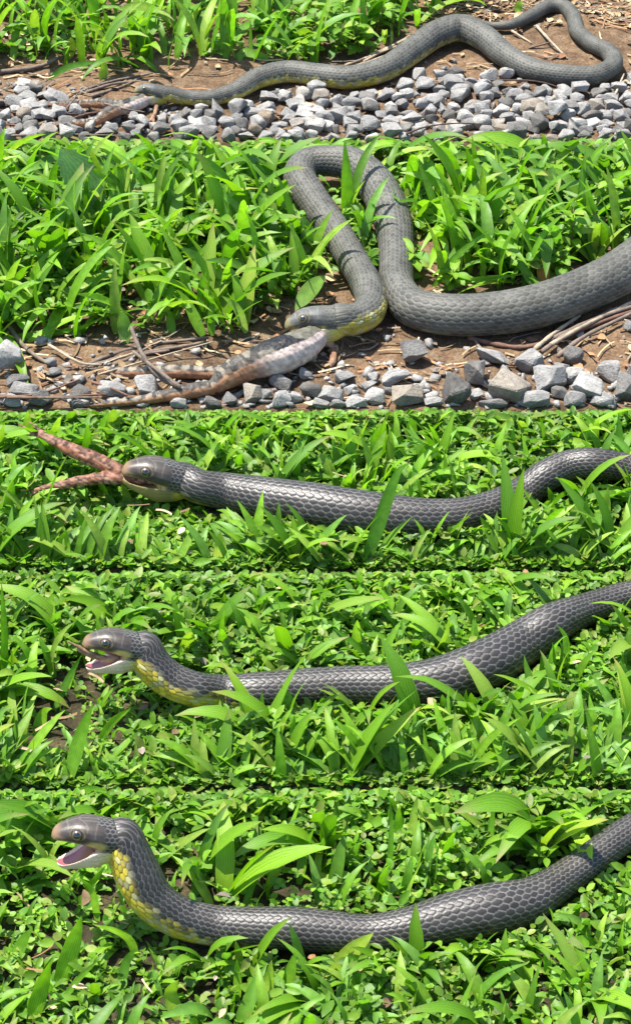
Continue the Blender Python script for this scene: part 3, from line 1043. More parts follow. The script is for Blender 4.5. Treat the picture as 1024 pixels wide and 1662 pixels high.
def twig(k, rows, r0, r1, tone, label, lift=.0):
    P = []
    n = len(rows)
    for i, row in enumerate(rows):
        px, py = row[:2]
        h = row[2] if len(row) > 2 else 0
        p = at_z(px, py, ZT[k] + .003 + lift + h)
        p[1] = max(p[1], YL[k] + .003)
        r = (r0 + (r1 - r0) * i / (n - 1)) / ppm(p)
        P.append([*p, r])
    D = catmull(np.array(P), 6)
    D[:, 3] *= 1 + .12 * np.sin(np.arange(len(D)) * 1.9)
    V, F = tube(D, 7)
    org = np.array(P[0][:3])
    c = TW[tone][None] * (.75 + .5 * hash2(np.arange(len(V)), 0 * V[:, 0], 2))[:, None]
    e = obj('twig', make_mesh('twig', V - org, F, M['twig'], c), None, label, 'twig', 'fallen twigs')
    e.location = org


twig(1, [(-20, 118), (35, 113), (70, 106), (98, 92, .004)], 4.5, 3, 'grey', 'thick brown twig lying on earth under the upper grass edge')
for i, rows in enumerate([[(122, 152), (160, 138), (200, 128), (248, 119)], [(140, 150), (185, 136), (235, 131)], [(150, 156), (200, 140), (228, 126)]]):
    twig(1, rows, 3, 1.8, 'grey', 'grey twig behind the small frog beside the slender snake\'s head')
for rows in [[(-10, 150), (40, 162), (90, 172), (130, 170)], [(-5, 160), (50, 176), (100, 178)], [(20, 192), (70, 178), (120, 172)], [(40, 215), (90, 190), (120, 180)], [(-10, 178), (60, 186), (160, 183)], [(90, 205), (130, 188), (175, 178)],
             [(170, 168, .008), (200, 176, .006), (235, 182, .003)], [(10, 222), (110, 218), (200, 221)], [(-10, 200), (40, 205), (80, 215)], [(105, 180), (118, 165, .006), (126, 152, .01)]]:
    twig(1, rows, 1.9, 1.1, rs.choice(('red', 'dark', 'grey')), 'thin dark stem tangled on gravel around the small frog\'s legs', .004)
for rows in [[(560, 106), (610, 88), (660, 68), (690, 52)], [(575, 108), (630, 88), (672, 62)], [(568, 104), (640, 76), (680, 58)], [(590, 100), (650, 68), (700, 48)], [(600, 90), (640, 72), (668, 56)]]:
    twig(1, rows, 2.2, 1.4, rs.choice(('grey', 'pale')), 'straw stem in a bundle behind the slender snake\'s back', .003)
twig(1, [(870, 42), (892, 66, .003), (920, 95)], 2.6, 1.8, 'pale', 'straight pale stick on mud inside the slender snake\'s coil')
twig(1, [(858, 78), (895, 68)], 1.8, 1.4, 'grey', 'short grey stick on mud inside the slender snake\'s coil')
twig(1, [(830, 50), (862, 70)], 2.2, 1.5, 'pale', 'short pale stick touching the slender snake\'s tail')
twig(1, [(660, 232), (690, 206, .006), (740, 200, .008), (795, 202, .005)], 1.7, 1.0, 'dark', 'curved dark stem lying across the white gravel', .006)
twig(1, [(790, 130), (870, 132, .004), (930, 150)], 1.6, 1.0, 'dark', 'dark stem at the edge of gravel under the coil', .004)
twig(1, [(998, 153, .004), (1012, 120, .008)], 2.0, 1.4, 'pale', 'short pale stick standing in gravel beside the coil\'s outer bend')
twig(2, [(300, 632, .004), (257, 610, .012), (229, 570, .024), (213, 531, .036)], 4.5, 3.2, 'grey', 'forked grey stick leaning up across the frog\'s far leg')
twig(2, [(292, 628, .012), (255, 600, .018), (216, 570, .02)], 3.6, 2.6, 'grey', 'stick crossing over the frog\'s far leg under the leaning stick')
for rows in [[(130, 600), (175, 578), (240, 560), (338, 548)], [(150, 594), (210, 577), (280, 565), (330, 556)], [(185, 592), (225, 577), (275, 569)]]:
    twig(2, rows, 4, 2.6, 'grey', 'grey twig lying behind the frog\'s far leg', .002)
twig(2, [(160, 608), (245, 583), (345, 555)], 1.8, 1.2, 'pale', 'long pale straw lying behind the frog', .006)
twig(2, [(15, 528), (38, 560), (75, 588), (120, 602)], 4, 3, 'grey', 'long grey twig slanting down to the frog\'s far foot', .002)
for rows in [[(-10, 655), (60, 640), (130, 616)], [(-10, 640), (50, 648), (160, 650)], [(10, 660), (70, 652), (170, 640)], [(150, 620), (185, 632), (208, 642)], [(80, 560), (130, 588), (165, 592)]]:
    twig(2, rows, 2.6, 1.6, rs.choice(('pale', 'grey', 'red')), 'thin twig lying on stones near the frog\'s near foot', .008)
twig(2, [(760, 548), (800, 558), (850, 564), (900, 550), (960, 528), (1040, 500)], 4.5, 3.6, 'red', 'long reddish twig running along below the looped snake\'s belly')
for rows in [[(905, 578), (950, 545), (1030, 506)], [(868, 566), (900, 540), (940, 512)], [(880, 570), (930, 535), (1000, 500)], [(893, 560), (945, 530), (1030, 488)], [(900, 548), (960, 520), (1030, 496)]]:
    twig(2, rows, 4.2, 3, rs.choice(('grey', 'grey', 'pale')), 'grey stick in the bundle under the looped snake\'s thick body', .003)
twig(2, [(428, 330, .0), (428, 270, .012), (430, 236, .02)], 2.2, 1.6, 'pale', 'upright dry pinkish stem in the grass behind the looped snake')

#@@PART3
# ------------------------------------------------------------------ leaves
def strip(P, S, wd, Nn, fold=.25, tint=1.18):
    """leaf blade along P with side vectors S, half widths wd, normals Nn: a keeled strip three vertices across"""
    n = len(P)
    V = np.empty((n, 3, 3))
    V[:, 0] = P - S * wd[:, None] + Nn * (wd * fold)[:, None]
    V[:, 1] = P
    V[:, 2] = P + S * wd[:, None] + Nn * (wd * fold)[:, None]
    i = np.arange(n - 1)[:, None] * 3
    j = np.arange(2)[None]
    F = np.stack([i + j, i + j + 1, i + j + 4, i + j + 3], -1).reshape(-1, 4)
    sh = np.tile(np.array([1, tint, 1])[None], (n, 1)).reshape(-1, 1)
    return V.reshape(-1, 3), F, sh


def with_across(c):
    c = np.asarray(c)
    return np.c_[c, np.tile([0, .5, 1], len(c) // 3)]


GREEN = [A3(.115, .25, .012), A3(.135, .285, .015), A3(.165, .315, .02), A3(.09, .21, .014), A3(.21, .325, .04), A3(.12, .255, .035)]


def wprofile(t_, kind='grass'):
    if kind == 'grass':
        return np.interp(t_, [0, .12, .35, .65, .85, 1], [.45, .8, 1, .82, .45, .02])
    if kind == 'oval':
        return np.interp(t_, [0, .1, .25, .45, .65, .82, .94, 1], [.1, .3, .78, 1, .97, .72, .35, .03])
    w_ = np.interp(t_, [0, .15, .4, .7, .9, 1], [.2, .35, .75, 1, .7, .05])
    return w_


def unit_blade(seed, kind='grass'):
    """blade of length 1 growing up from the origin and arching towards +x"""
    r_ = np.random.default_rng(seed)
    n = 9
    t_ = np.linspace(0, 1, n)
    a0 = r_.uniform(.05, .5)
    a1 = a0 + r_.choice([r_.uniform(.2, .7), r_.uniform(.7, 1.8)])
    ang = a0 + (a1 - a0) * t_ ** 1.5
    P = np.zeros((n, 3))
    for i in range(1, n):
        P[i] = P[i - 1] + np.array([math.sin(ang[i]), r_.normal(0, .04), math.cos(ang[i])]) / (n - 1)
    Nn = np.stack([-np.cos(ang), 0 * ang, np.sin(ang)], 1)
    tw = r_.normal(0, .5) * t_
    S = np.stack([0 * ang, 1 + 0 * ang, 0 * ang], 1)
    S2 = S * np.cos(tw)[:, None] + Nn * np.sin(tw)[:, None]
    N2 = Nn * np.cos(tw)[:, None] - S * np.sin(tw)[:, None]
    wd = wprofile(t_, kind) * (r_.uniform(.06, .10) if kind == 'grass' else r_.uniform(.2, .26))
    V, F, sh = strip(P, S2, wd, N2, r_.uniform(.15, .4))
    c = GREEN[r_.integers(0, 5)][None] * sh * 1.0
    tipy = sstep(.8, 1, np.repeat(t_, 3))
    c = mix(c, A3(.26, .2, .08), tipy * r_.choice([.1, .3, .9]))
    me = make_mesh('blade', V, F, M['blade'], with_across(c))
    me['reach'] = 1.0
    return me, P


BLADES = [unit_blade(i) for i in range(20)]
OVALS = [unit_blade(60 + i, 'oval') for i in range(8)]


def zlimit(k, y):
    """foliage stays below the next terrace's edge where it grows against the bank"""
    return ZT[k] + .015 + .72 * np.maximum(YB[k] - np.asarray(y), 0)


grass2 = px_poly([(-500, 560), (0, 556), (60, 545), (110, 552), (200, 550), (290, 535), (370, 540), (440, 520), (500, 480), (540, 455), (620, 455), (700, 470), (860, 470), (960, 440), (1024, 410), (1200, 330)], ZT[2])
grass1 = px_poly([(-500, 110), (0, 112), (60, 100), (110, 112), (150, 118), (210, 112), (260, 118), (330, 102), (420, 100), (500, 108), (560, 104), (610, 92), (650, 72), (690, 42), (730, 8), (780, -14), (1024, -30), (1400, -30)], ZT[1])
GZONE = {1: grass1, 2: grass2}


def in_zone(k, x, y):
    if k in GZONE:
        return y > GZONE[k](x)
    return np.ones(np.shape(x), bool)


YR = {1: (YL[1] + .05, 2.62), 2: (YL[2] + .05, YB[2] - .004), 3: (YL[3] + .002, YB[3] - .004), 4: (YL[4] + .002, YB[4] - .004), 5: (.70, YB[5] - .004)}
HEADS = {1: snake1, 2: snake2, 3: snake3, 4: snake4, 5: snake5}


def headroom(k, x, y):
    """low growth in front of the snakes' heads: flattened by the animal"""
    h = HEADS[k]
    c = h['neck'] + h['fw'] * h['L'] * .5
    dx = np.abs(np.asarray(x) - c[0] + .0) / (.062 if k > 3 else .075)
    dy = (c[1] - np.asarray(y)) / (.11 if k > 3 else .07)
    inside = (dx < 1) & (dy > -.25) & (dy < 1)
    return np.where(inside, .45 if k > 3 else .3, 1.0)


def snake_front(k, x, y):
    """1 away from the body, lower on the strip just in front of it, where the body has pressed the leaves down"""
    P = SNAKE_TUBES[k][0][0]
    r = SNAKE_TUBES[k][0][1]
    x, y = np.asarray(x, float), np.asarray(y, float)
    out = np.ones(x.shape)
    d = np.hypot(x[:, None] - P[None, :, 0], y[:, None] - P[None, :, 1]) - r[None]
    i = d.argmin(1)
    front = y < P[i, 1]
    dm = d.min(1)
    return np.where(front & (dm < .02), (.8 if k > 2 else .5) + (.2 if k > 2 else .5) * np.clip(dm / .02, 0, 1), out)


# small-leaved ground cover: uncountable, one mass per terrace
LT = np.array([[0, 0, 0], [.25, -.3, .06], [.25, 0, 0], [.25, .3, .06], [.58, -.38, .07], [.58, 0, 0], [.58, .38, .07], [.86, -.22, .03], [.86, 0, -.02], [.86, .22, .03], [1, 0, -.05]])
LQ = np.array([[1, 2, 5, 4], [2, 3, 6, 5], [4, 5, 8, 7], [5, 6, 9, 8]])
LTRI = np.array([[0, 2, 1], [0, 3, 2], [7, 8, 10], [8, 9, 10]])


def leaflets(k, n_nodes, size, hmin, hmax, tones, seed, name, label, clump=18, thr=.0, narrow=1.0):
    r_ = np.random.default_rng(seed)
    x = r_.uniform(-.62, .62, n_nodes)
    y = r_.uniform(*YR[k], n_nodes)
    nb = n_nodes // 9
    if k > 1:                                         # thick growth against the bank behind
        x = np.concatenate([x, r_.uniform(-.62, .62, nb)])
        y = np.concatenate([y, r_.uniform(YB[k] - .022, YB[k] - .002, nb)])
    if 2 < k < 5:                                     # and along the terrace edge
        x = np.concatenate([x, r_.uniform(-.62, .62, nb)])
        y = np.concatenate([y, r_.uniform(YL[k], YL[k] + .014, nb)])
    keep = in_zone(k, x, y - .004) & ((vnoise(x * clump, y * clump, seed) > thr) | (y > YB[k] - .022) | (y < YL[k] + .014))
    x, y = x[keep], y[keep]
    n = len(x)
    hf = hmin + (hmax - hmin) * np.clip(.25 + 1.0 * vnoise(x * 22, y * 22, seed + 1), 0, 1)
    hf = hf * headroom(k, x, y) * snake_front(k, x, y)
    hf = hf * np.where(y < YL[k] + .02, .3, 1)
    hf = np.where(y > YB[k] - .022, np.maximum(hf, .02), hf)
    z = ZT[k] + hf * (1 - r_.uniform(0, 1, n) ** 1.6 * .85)
    phi0 = r_.uniform(0, 6.28, n)
    m3_ = 3
    X = np.repeat(x, m3_)
    Y = np.repeat(y, m3_)
    Z = np.repeat(z, m3_)
    ph = np.repeat(phi0, m3_) + np.tile(np.arange(m3_) * 2.094, n) + r_.normal(0, .3, n * m3_)
    el = r_.normal(.22, .42, n * m3_)
    ln = size * r_.uniform(.65, 1.25, n * m3_) * np.repeat(r_.uniform(.75, 1.2, n), m3_)
    d = np.stack([np.cos(ph) * np.cos(el), np.sin(ph) * np.cos(el), np.sin(el)], 1)
    s_ = np.stack([-np.sin(ph), np.cos(ph), np.zeros_like(ph)], 1)
    nn = np.cross(d, s_)
    ro = r_.normal(0, .35, n * m3_)[:, None]
    s_, nn = s_ * np.cos(ro) + nn * np.sin(ro), nn * np.cos(ro) - s_ * np.sin(ro)
    base = np.stack([X, Y, Z], 1)
    cen = base + d * (ln * .5)[:, None]
    ok = tube_clear(k, cen, .0035) & (base[:, 1] + d[:, 1] * ln > YL[k] - .004) & (cen[:, 1] < YB[k] - .001) & (cen[:, 2] + .003 < zlimit(k, cen[:, 1]))
    base, d, s_, nn, ln = base[ok], d[ok], s_[ok], nn[ok], ln[ok]
    m_ = len(base)
    V = base[:, None] + (d[:, None] * LT[None, :, 0:1] + s_[:, None] * LT[None, :, 1:2] * narrow + nn[:, None] * LT[None, :, 2:3] * r_.uniform(.4, 2.2, (m_, 1, 1))) * ln[:, None, None]
    off = (np.arange(m_) * len(LT))[:, None, None]
    tone = np.array(tones)[r_.integers(0, len(tones), m_)] * r_.uniform(.7, 1.3, (m_, 1))
    patch = vnoise(base[:, 0] * 12, base[:, 1] * 12, seed + 5)[:, None]
    tone = tone * (.8 + .4 * patch) * np.array([1, 1, 1])
    C = np.repeat(tone, len(LT), 0)
    F = [(LQ[None] + off).reshape(-1, 4), (LTRI[None] + off).reshape(-1, 3)]
    obj(name, make_mesh(name, V.reshape(-1, 3), F, M['leaf'], C), None, label, 'ground cover', kind='stuff')


CLV = [A3(.115, .25, .014), A3(.14, .285, .018), A3(.09, .215, .014), A3(.165, .305, .025), A3(.115, .235, .035), A3(.2, .27, .045)]
leaflets(5, 8500, .0074, .004, .023, CLV, 51, 'clover_cover', 'dense small-leaved ground cover around the rearing gaping snake', 15, .2, .85)
leaflets(4, 8500, .0074, .004, .023, CLV, 41, 'clover_cover', 'dense small-leaved ground cover around the snake holding frog toes', 15, .2, .85)
leaflets(3, 8500, .0074, .004, .022, CLV, 31, 'clover_cover', 'dense small-leaved ground cover around the straight thick snake', 15, .2, .85)
for k_, sd in ((3, 33), (4, 43), (5, 53)):
    who_ = {3: 'straight thick snake', 4: 'snake holding frog toes', 5: 'rearing gaping snake'}[k_]
    leaflets(k_, 3600, .0115, .006, .027, CLV, sd, 'weed_cover', 'patches of longer narrow weed leaves around the ' + who_, 11, .52, .55)
    leaflets(k_, 5000, .0050, .006, .024, CLV[2:], sd + 2, 'weed_cover', 'tiny-leaved weed patches around the ' + who_, 13, .45, 1.0)
leaflets(2, 6000, .0110, .005, .028, CLV, 21, 'clover_cover', 'leafy ground cover behind the looped snake', 16, .35, .8)
leaflets(1, 5000, .0100, .005, .026, CLV, 11, 'clover_cover', 'leafy ground cover behind the slender snake', 14, .45, .8)


def short_grass(k, n, lmin, lmax, seed, label, wmul=1.0):
    r_ = np.random.default_rng(seed)
    a = Acc()
    x = r_.uniform(-.62, .62, n)
    y = r_.uniform(*YR[k], n)
    lipn = n // 4 if 2 < k < 5 else 0
    x = np.concatenate([x, r_.uniform(-.62, .62, lipn)])
    y = np.concatenate([y, r_.uniform(YL[k] + .002, YL[k] + .03, lipn)])
    ok = in_zone(k, x, y)
    x, y = x[ok], y[ok]
    room = headroom(k, x, y) * snake_front(k, x, y)
    zb = gz(k, x, y)
    for i in range(len(x)):
        me, P = BLADES[r_.integers(0, len(BLADES))]
        ln = r_.uniform(lmin, lmax) * room[i]
        ph = r_.uniform(0, 6.28) if y[i] > YL[k] + .03 else r_.uniform(.15, 2.99)
        tl = r_.normal(0, .3) if y[i] > YL[k] + .03 else r_.uniform(0, .5)
        c, s_ = math.cos(ph), math.sin(ph)
        ct, st = math.cos(tl), math.sin(tl)
        Q = np.array([v.co[:] for v in me.vertices]) if '_v' not in CUT.setdefault(me.name, {}) else CUT[me.name]['_v']
        CUT[me.name]['_v'] = Q
        Q = Q * np.array([1, wmul, 1]) * ln
        Q = np.stack([Q[:, 0] * ct + Q[:, 2] * st, Q[:, 1], Q[:, 2] * ct - Q[:, 0] * st], 1)
        Q = np.stack([Q[:, 0] * c - Q[:, 1] * s_, Q[:, 0] * s_ + Q[:, 1] * c, Q[:, 2]], 1) + np.array([x[i], y[i], zb[i] - .002])
        if Q[:, 1].min() < YL[k] or Q[:, 1].max() > YB[k] - .001 or (Q[:, 2] > zlimit(k, Q[:, 1])).any():
            continue
        if not tube_clear(k, Q[1::3], .0055).all():
            continue
        n_ = len(Q) // 3
        ii = np.arange(n_ - 1)[:, None] * 3
        j = np.arange(2)[None]
        F = np.stack([ii + j, ii + j + 1, ii + j + 4, ii + j + 3], -1).reshape(-1, 4)
        sh = np.tile([1, 1.15, 1], n_)[:, None]
        a.add(Q, F, GREEN[r_.integers(0, 6)][None] * sh * r_.uniform(.75, 1.25))
    obj('short_grass', a.mesh('short_grass', M['leaf']), None, label, 'grass', kind='stuff')


short_grass(5, 3600, 0.02, 0.055, 52, 'short grass mixed into the lawn around the rearing gaping snake', 0.95)
short_grass(4, 3400, 0.02, 0.055, 42, 'short grass mixed into the lawn around the snake holding frog toes', 0.95)
short_grass(3, 3400, 0.02, 0.055, 32, 'short grass mixed into the lawn around the straight thick snake', 0.95)
short_grass(2, 3400, 0.03, 0.095, 22, 'grass growing behind the looped snake', 0.75)
short_grass(1, 3400, 0.03, 0.09, 12, 'grass growing behind the slender snake', 0.8)

# ------------------------------------------------------------------ grass tufts, each a plant with its own blades
TL = {1: ('broad-bladed grass tuft behind the slender grey snake', 'grass tufts behind the slender snake'),
      2: ('broad-bladed grass tuft behind the looped grey snake', 'grass tufts behind the looped snake'),
      3: ('broad-bladed grass tuft in the lawn around the straight thick snake', 'grass tufts around the straight thick snake'),
      4: ('broad-bladed grass tuft in the lawn around the snake holding frog toes', 'grass tufts around the snake holding frog toes'),
      5: ('broad-bladed grass tuft in the lawn around the rearing gaping snake', 'grass tufts around the rearing gaping snake')}


def relation(k, x, y):
    """where a plant stands, told by the snake and its parts"""
    if k == 2:
        return 'behind the frog held by' if x < -.03 else ('beside the loop of' if x < .11 else 'behind the thick body of')
    if k == 1:
        return 'behind the frog held by' if x < -.17 else ('behind the neck of' if x < .05 else 'behind the back of')
    head_x = HEADS[k]['neck'][0] + HEADS[k]['fw'][0] * HEADS[k]['L'] * .5
    if abs(x - head_x) < .055:
        return 'near the head of'
    ip = np.abs(SNAKE_TUBES[k][0][0][:, 0] - x).argmin()
    return ('behind' if y > SNAKE_TUBES[k][0][0][ip, 1] else 'in front of') + (' the rear of' if x > .12 else (' the middle of' if x > -.1 else ' the fore part of'))


CLEAR2 = [(at_z(175, 395, ZT[2]), .045), (at_z(120, 500, ZT[2]), .03), (at_z(500, 440, ZT[2]), .025), (at_z(430, 440, ZT[2]), .03), (at_z(683, 345, ZT[2]), .03)]


def tuft(k, x, y, lmin, lmax, nb, r_):
    if k == 2 and any(math.hypot(x - c_[0], y - c_[1]) < rr_ for c_, rr_ in CLEAR2):
        return
    zb = float(gz(k, x, y)) - .002
    room = float((headroom(k, np.array([x]), np.array([y])) * snake_front(k, np.array([x]), np.array([y])))[0])
    made = []
    for _ in range(nb * 3):
        if len(made) >= nb:
            break
        me, P = BLADES[r_.integers(0, len(BLADES))]
        ln = r_.uniform(lmin, lmax) * room
        e = Matrix.Rotation(r_.uniform(0, 6.28), 4, 'Z') @ Matrix.Rotation(r_.uniform(-.15, .35), 4, 'Y') @ Matrix.Diagonal((ln, ln * r_.uniform(.8, 1.15), ln, 1))
        Q = P @ np.array(e.to_3x3()).T + np.array([x, y, zb])
        if Q[:, 1].min() < YL[k] + .002 or Q[:, 1].max() > YB[k] - .002 or (Q[:, 2] > zlimit(k, Q[:, 1])).any() or not tube_clear(k, Q, .009).all():
            continue
        made.append((me, e))
    if len(made) < 2:
        return
    base = bpy.data.objects.new('grass_tuft', None)
    COL.objects.link(base)
    base.location = (x, y, zb)
    base['group'] = TL[k][1]
    tall = max(float(e.to_scale()[2]) for _, e in made)
    who = {1: 'slender grey snake', 2: 'looped grey snake', 3: 'straight thick snake', 4: 'snake holding frog toes', 5: 'rearing gaping snake'}[k]
    size = 'tall' if tall > lmin + .75 * (lmax - lmin) else ('low' if tall < lmin + .4 * (lmax - lmin) else 'middling')
    base['label'] = '%s %s-bladed grass tuft %s the %s' % (size, {2: 'two', 3: 'three', 4: 'four', 5: 'five'}[len(made)], relation(k, x, y), who)
    base['category'] = 'grass'
    for me, e in made:
        o_ = obj('blade', me, base)
        o_.matrix_local = e


rt = np.random.default_rng(99)
XW = {1: .37, 2: .32, 3: .28, 4: .26, 5: .24}
for k, n, lmin, lmax in ((5, 34, .045, .09), (4, 32, .045, .085), (3, 34, .045, .085), (2, 52, .05, .11), (1, 44, .05, .10)):
    y0, y1 = YR[k]
    for i in range(n):
        for _ in range(12):
            x, y = rt.uniform(-XW[k], XW[k]), rt.uniform(y0 + .004, y1 - .012)
            if bool(in_zone(k, x, y - .006)) and tube_clear(k, [(x, y, ZT[k] + .01)], .006)[0]:
                break
        else:
            continue
        tuft(k, x, y, lmin, lmax, int(rt.integers(3, 6)), rt)

for k, ya, yb, l0, l1 in ((3, YL[3] + .004, YL[3] + .022, .035, .065), (4, YL[4] + .004, YL[4] + .022, .035, .065), (4, YB[4] - .035, YB[4] - .006, .03, .05), (5, YB[5] - .035, YB[5] - .006, .03, .05), (3, YB[3] - .035, YB[3] - .006, .03, .05)):
    for i in range(12):
        x, y = rt.uniform(-XW[k], XW[k]), rt.uniform(ya, yb)
        if tube_clear(k, [(x, y, ZT[k] + .01)], .006)[0]:
            tuft(k, x, y, l0, l1, 4, rt)

for k in (3, 4, 5):                                  # tufts growing close in front of the bodies
    Pb, rb = SNAKE_TUBES[k][0]
    for i in range(13):
        a_ = int(rt.integers(len(Pb) // 6, int(len(Pb) * .72)))
        x, y = Pb[a_, 0], Pb[a_, 1] - rb[a_] - rt.uniform(.005, .014)
        if abs(x) < XW[k] and tube_clear(k, [(x, y, ZT[k] + .01)], .003)[0]:
            tuft(k, x, y, .04, .065, 4, rt)

# ------------------------------------------------------------------ single blades and leaves that stand out
HL = {1: ('large upright leaf among the grass behind the slender snake', 'standout leaves behind the slender snake'),
      2: ('long grass blade standing out behind the looped snake', 'standout blades behind the looped snake'),
      3: ('long broad grass blade beside the straight thick snake', 'standout blades beside the straight thick snake'),
      4: ('long broad grass blade beside the snake holding frog toes', 'standout blades beside the snake holding frog toes'),
      5: ('long broad grass blade beside the rearing gaping snake', 'standout blades beside the rearing gaping snake')}


def hero(k, wpx, pts, lean=28, kind='grass', tone=None, label=None, name='grass_blade', cat='grass blade', teeth=0, dz=0):
    """a blade through photo pixels: its foot on the ground, the rest on a leaning plane through the foot"""
    p0 = at_z(*pts[0], ZT[k] + dz)
    p0[1] = max(p0[1], YL[k] + .004)
    P = [p0] + [at_plane(px, py, p0, R(lean)) for px, py in pts[1:]]
    n = len(P)
    P = [p + np.array([0, .004 * math.sin(math.pi * i / max(n - 1, 1)), 0]) for i, p in enumerate(P)]
    if dz:
        P = [p0 * np.array([1, 1, 0]) + np.array([0, .01, ZT[k]])] + P
    if len(P) == 2:
        mid = (P[0] + P[1]) / 2 + np.array([random.gauss(0, .002), .002, .002])
        P = [P[0], mid, P[1]]
    D, q = resample(np.c_[catmull(np.array(P), 6), np.zeros((len(P) - 1) * 6 + 1)], .006)
    D = D[:, :3]
    for Pt, rt_ in SNAKE_TUBES[k]:                     # the blade lies against the snake, not through it
        dd = np.linalg.norm(D[:, None] - Pt[None], axis=2) - rt_[None]
        ii = dd.argmin(1)
        if (dd.min(1) < .006).mean() > .34:
            return None
        for a_ in np.where(dd.min(1) < .006)[0]:
            v_ = D[a_] - Pt[ii[a_]]
            v_ = v_ / (np.linalg.norm(v_) + 1e-9) + np.array([0, -1.0, .7]) * 1.2
            D[a_] = Pt[ii[a_]] + v_ / np.linalg.norm(v_) * (rt_[ii[a_]] + .006)
    D[:, 1] = np.maximum(D[:, 1], YL[k] + .002)
    D = catmull(D, 2)
    if len(D) < 8:
        D = resample(np.c_[D, np.zeros(len(D))], np.linalg.norm(np.diff(D, axis=0), axis=1).sum() / 8)[0][:, :3]
    t_ = np.linspace(0, 1, len(D))
    T = np.gradient(D, axis=0)
    T /= np.linalg.norm(T, axis=1)[:, None]
    vw = np.array([0.15, -.55, .8])
    S = np.cross(T, vw)
    S /= np.linalg.norm(S, axis=1)[:, None]
    Nn = np.cross(S, T)
    tw = random.gauss(0, .35) + t_ * random.gauss(0, .4)
    S, Nn = S * np.cos(tw)[:, None] + Nn * np.sin(tw)[:, None], Nn * np.cos(tw)[:, None] - S * np.sin(tw)[:, None]
    wd = wprofile(t_, kind) * wpx / 2 / ppm(D.mean(0)) * 1.08
    if teeth:
        wd = wd * (1 - .3 * (np.mod(t_ * teeth, 1)))
    V, F, sh = strip(D, S, wd, Nn, .22, 1.35 if kind != 'grass' else 1.18)
    c = (GREEN[random.randrange(5)] * 1.12 if tone is None else tone)[None] * sh
    leafy = name != 'grass_blade'
    base = bpy.data.objects.new('grass_plant' if not leafy else ('dandelion' if teeth else 'broad_leaf_plant'), None)
    COL.objects.link(base)
    base.location = p0
    base['category'] = 'plant' if leafy else 'grass'
    base['group'] = HL[k][1]
    if label is None:
        who = {1: 'slender grey snake', 2: 'looped grey snake', 3: 'straight thick snake', 4: 'snake holding frog toes', 5: 'rearing gaping snake'}[k]
        rel = relation(k, p0[0], p0[1])
        pose = 'arching' if len(pts) > 3 else ('upright' if abs(pts[-1][0] - pts[0][0]) < 14 else ('slanting' if abs(pts[-1][1] - pts[0][1]) > 35 else 'spreading'))
        label = '%s %s grass blade %s the %s' % ('broad' if wpx > 19 else ('narrow' if wpx < 13 else 'medium'), pose, rel, who)
    base['label'] = label
    e = obj('leaf' if leafy else 'blade', make_mesh('leaf' if leafy else 'blade', V - p0, F, M['blade'], with_across(c)), base)
    return base


PALE = A3(.34, .37, .22)
YG = A3(.27, .35, .04)
H3 = [(22, [(590, 930), (612, 862), (644, 775), (668, 750)], 20), (16, [(112, 735), (122, 708), (150, 696), (194, 718)], 28), (26, [(182, 825), (168, 795), (155, 757)], 28), (16, [(1005, 778), (1005, 720), (1003, 672)], 30), (20, [(992, 760), (965, 728), (937, 700)], 30),
      (9, [(705, 805), (735, 772), (775, 761), (826, 792)], 25), (18, [(792, 742), (812, 710), (834, 674)], 30), (20, [(8, 860), (15, 815), (22, 778)], 25), (18, [(362, 866), (380, 838), (415, 828), (462, 850)], 25), (14, [(372, 870), (395, 880), (420, 902)], 10),
      (22, [(358, 924), (358, 895), (357, 862)], 25), (16, [(152, 890), (136, 860), (127, 828)], 25), (17, [(950, 908), (951, 860), (951, 806)], 22), (18, [(975, 880), (982, 835), (986, 790)], 22), (18, [(968, 825), (945, 800), (922, 775)], 25), (16, [(815, 905), (795, 870), (778, 838)], 22),
      (9, [(529, 872), (530, 835), (525, 802)], 15), (22, [(38, 925), (20, 895), (4, 868)], 25), (26, [(100, 925), (102, 890), (108, 860)], 25), (22, [(92, 806), (118, 770), (130, 740)], 30), (18, [(215, 830), (200, 800), (196, 785)], 25), (16, [(330, 735), (345, 700), (357, 672)], 30),
      (14, [(496, 740), (493, 705), (490, 672)], 30), (16, [(235, 765), (262, 730), (270, 708)], 30), (18, [(560, 720), (540, 705), (514, 698)], 28), (20, [(575, 760), (545, 745), (512, 742)], 25), (18, [(700, 720), (720, 700), (745, 690)], 28), (16, [(860, 905), (845, 880), (838, 850)], 25), (14, [(905, 850), (896, 815), (888, 790)], 22),
      (20, [(300, 915), (320, 895), (345, 880)], 25), (16, [(255, 900), (225, 880), (205, 872)], 25), (18, [(60, 770), (30, 762), (0, 772)], 25), (15, [(630, 735), (640, 700), (655, 676)], 30)]
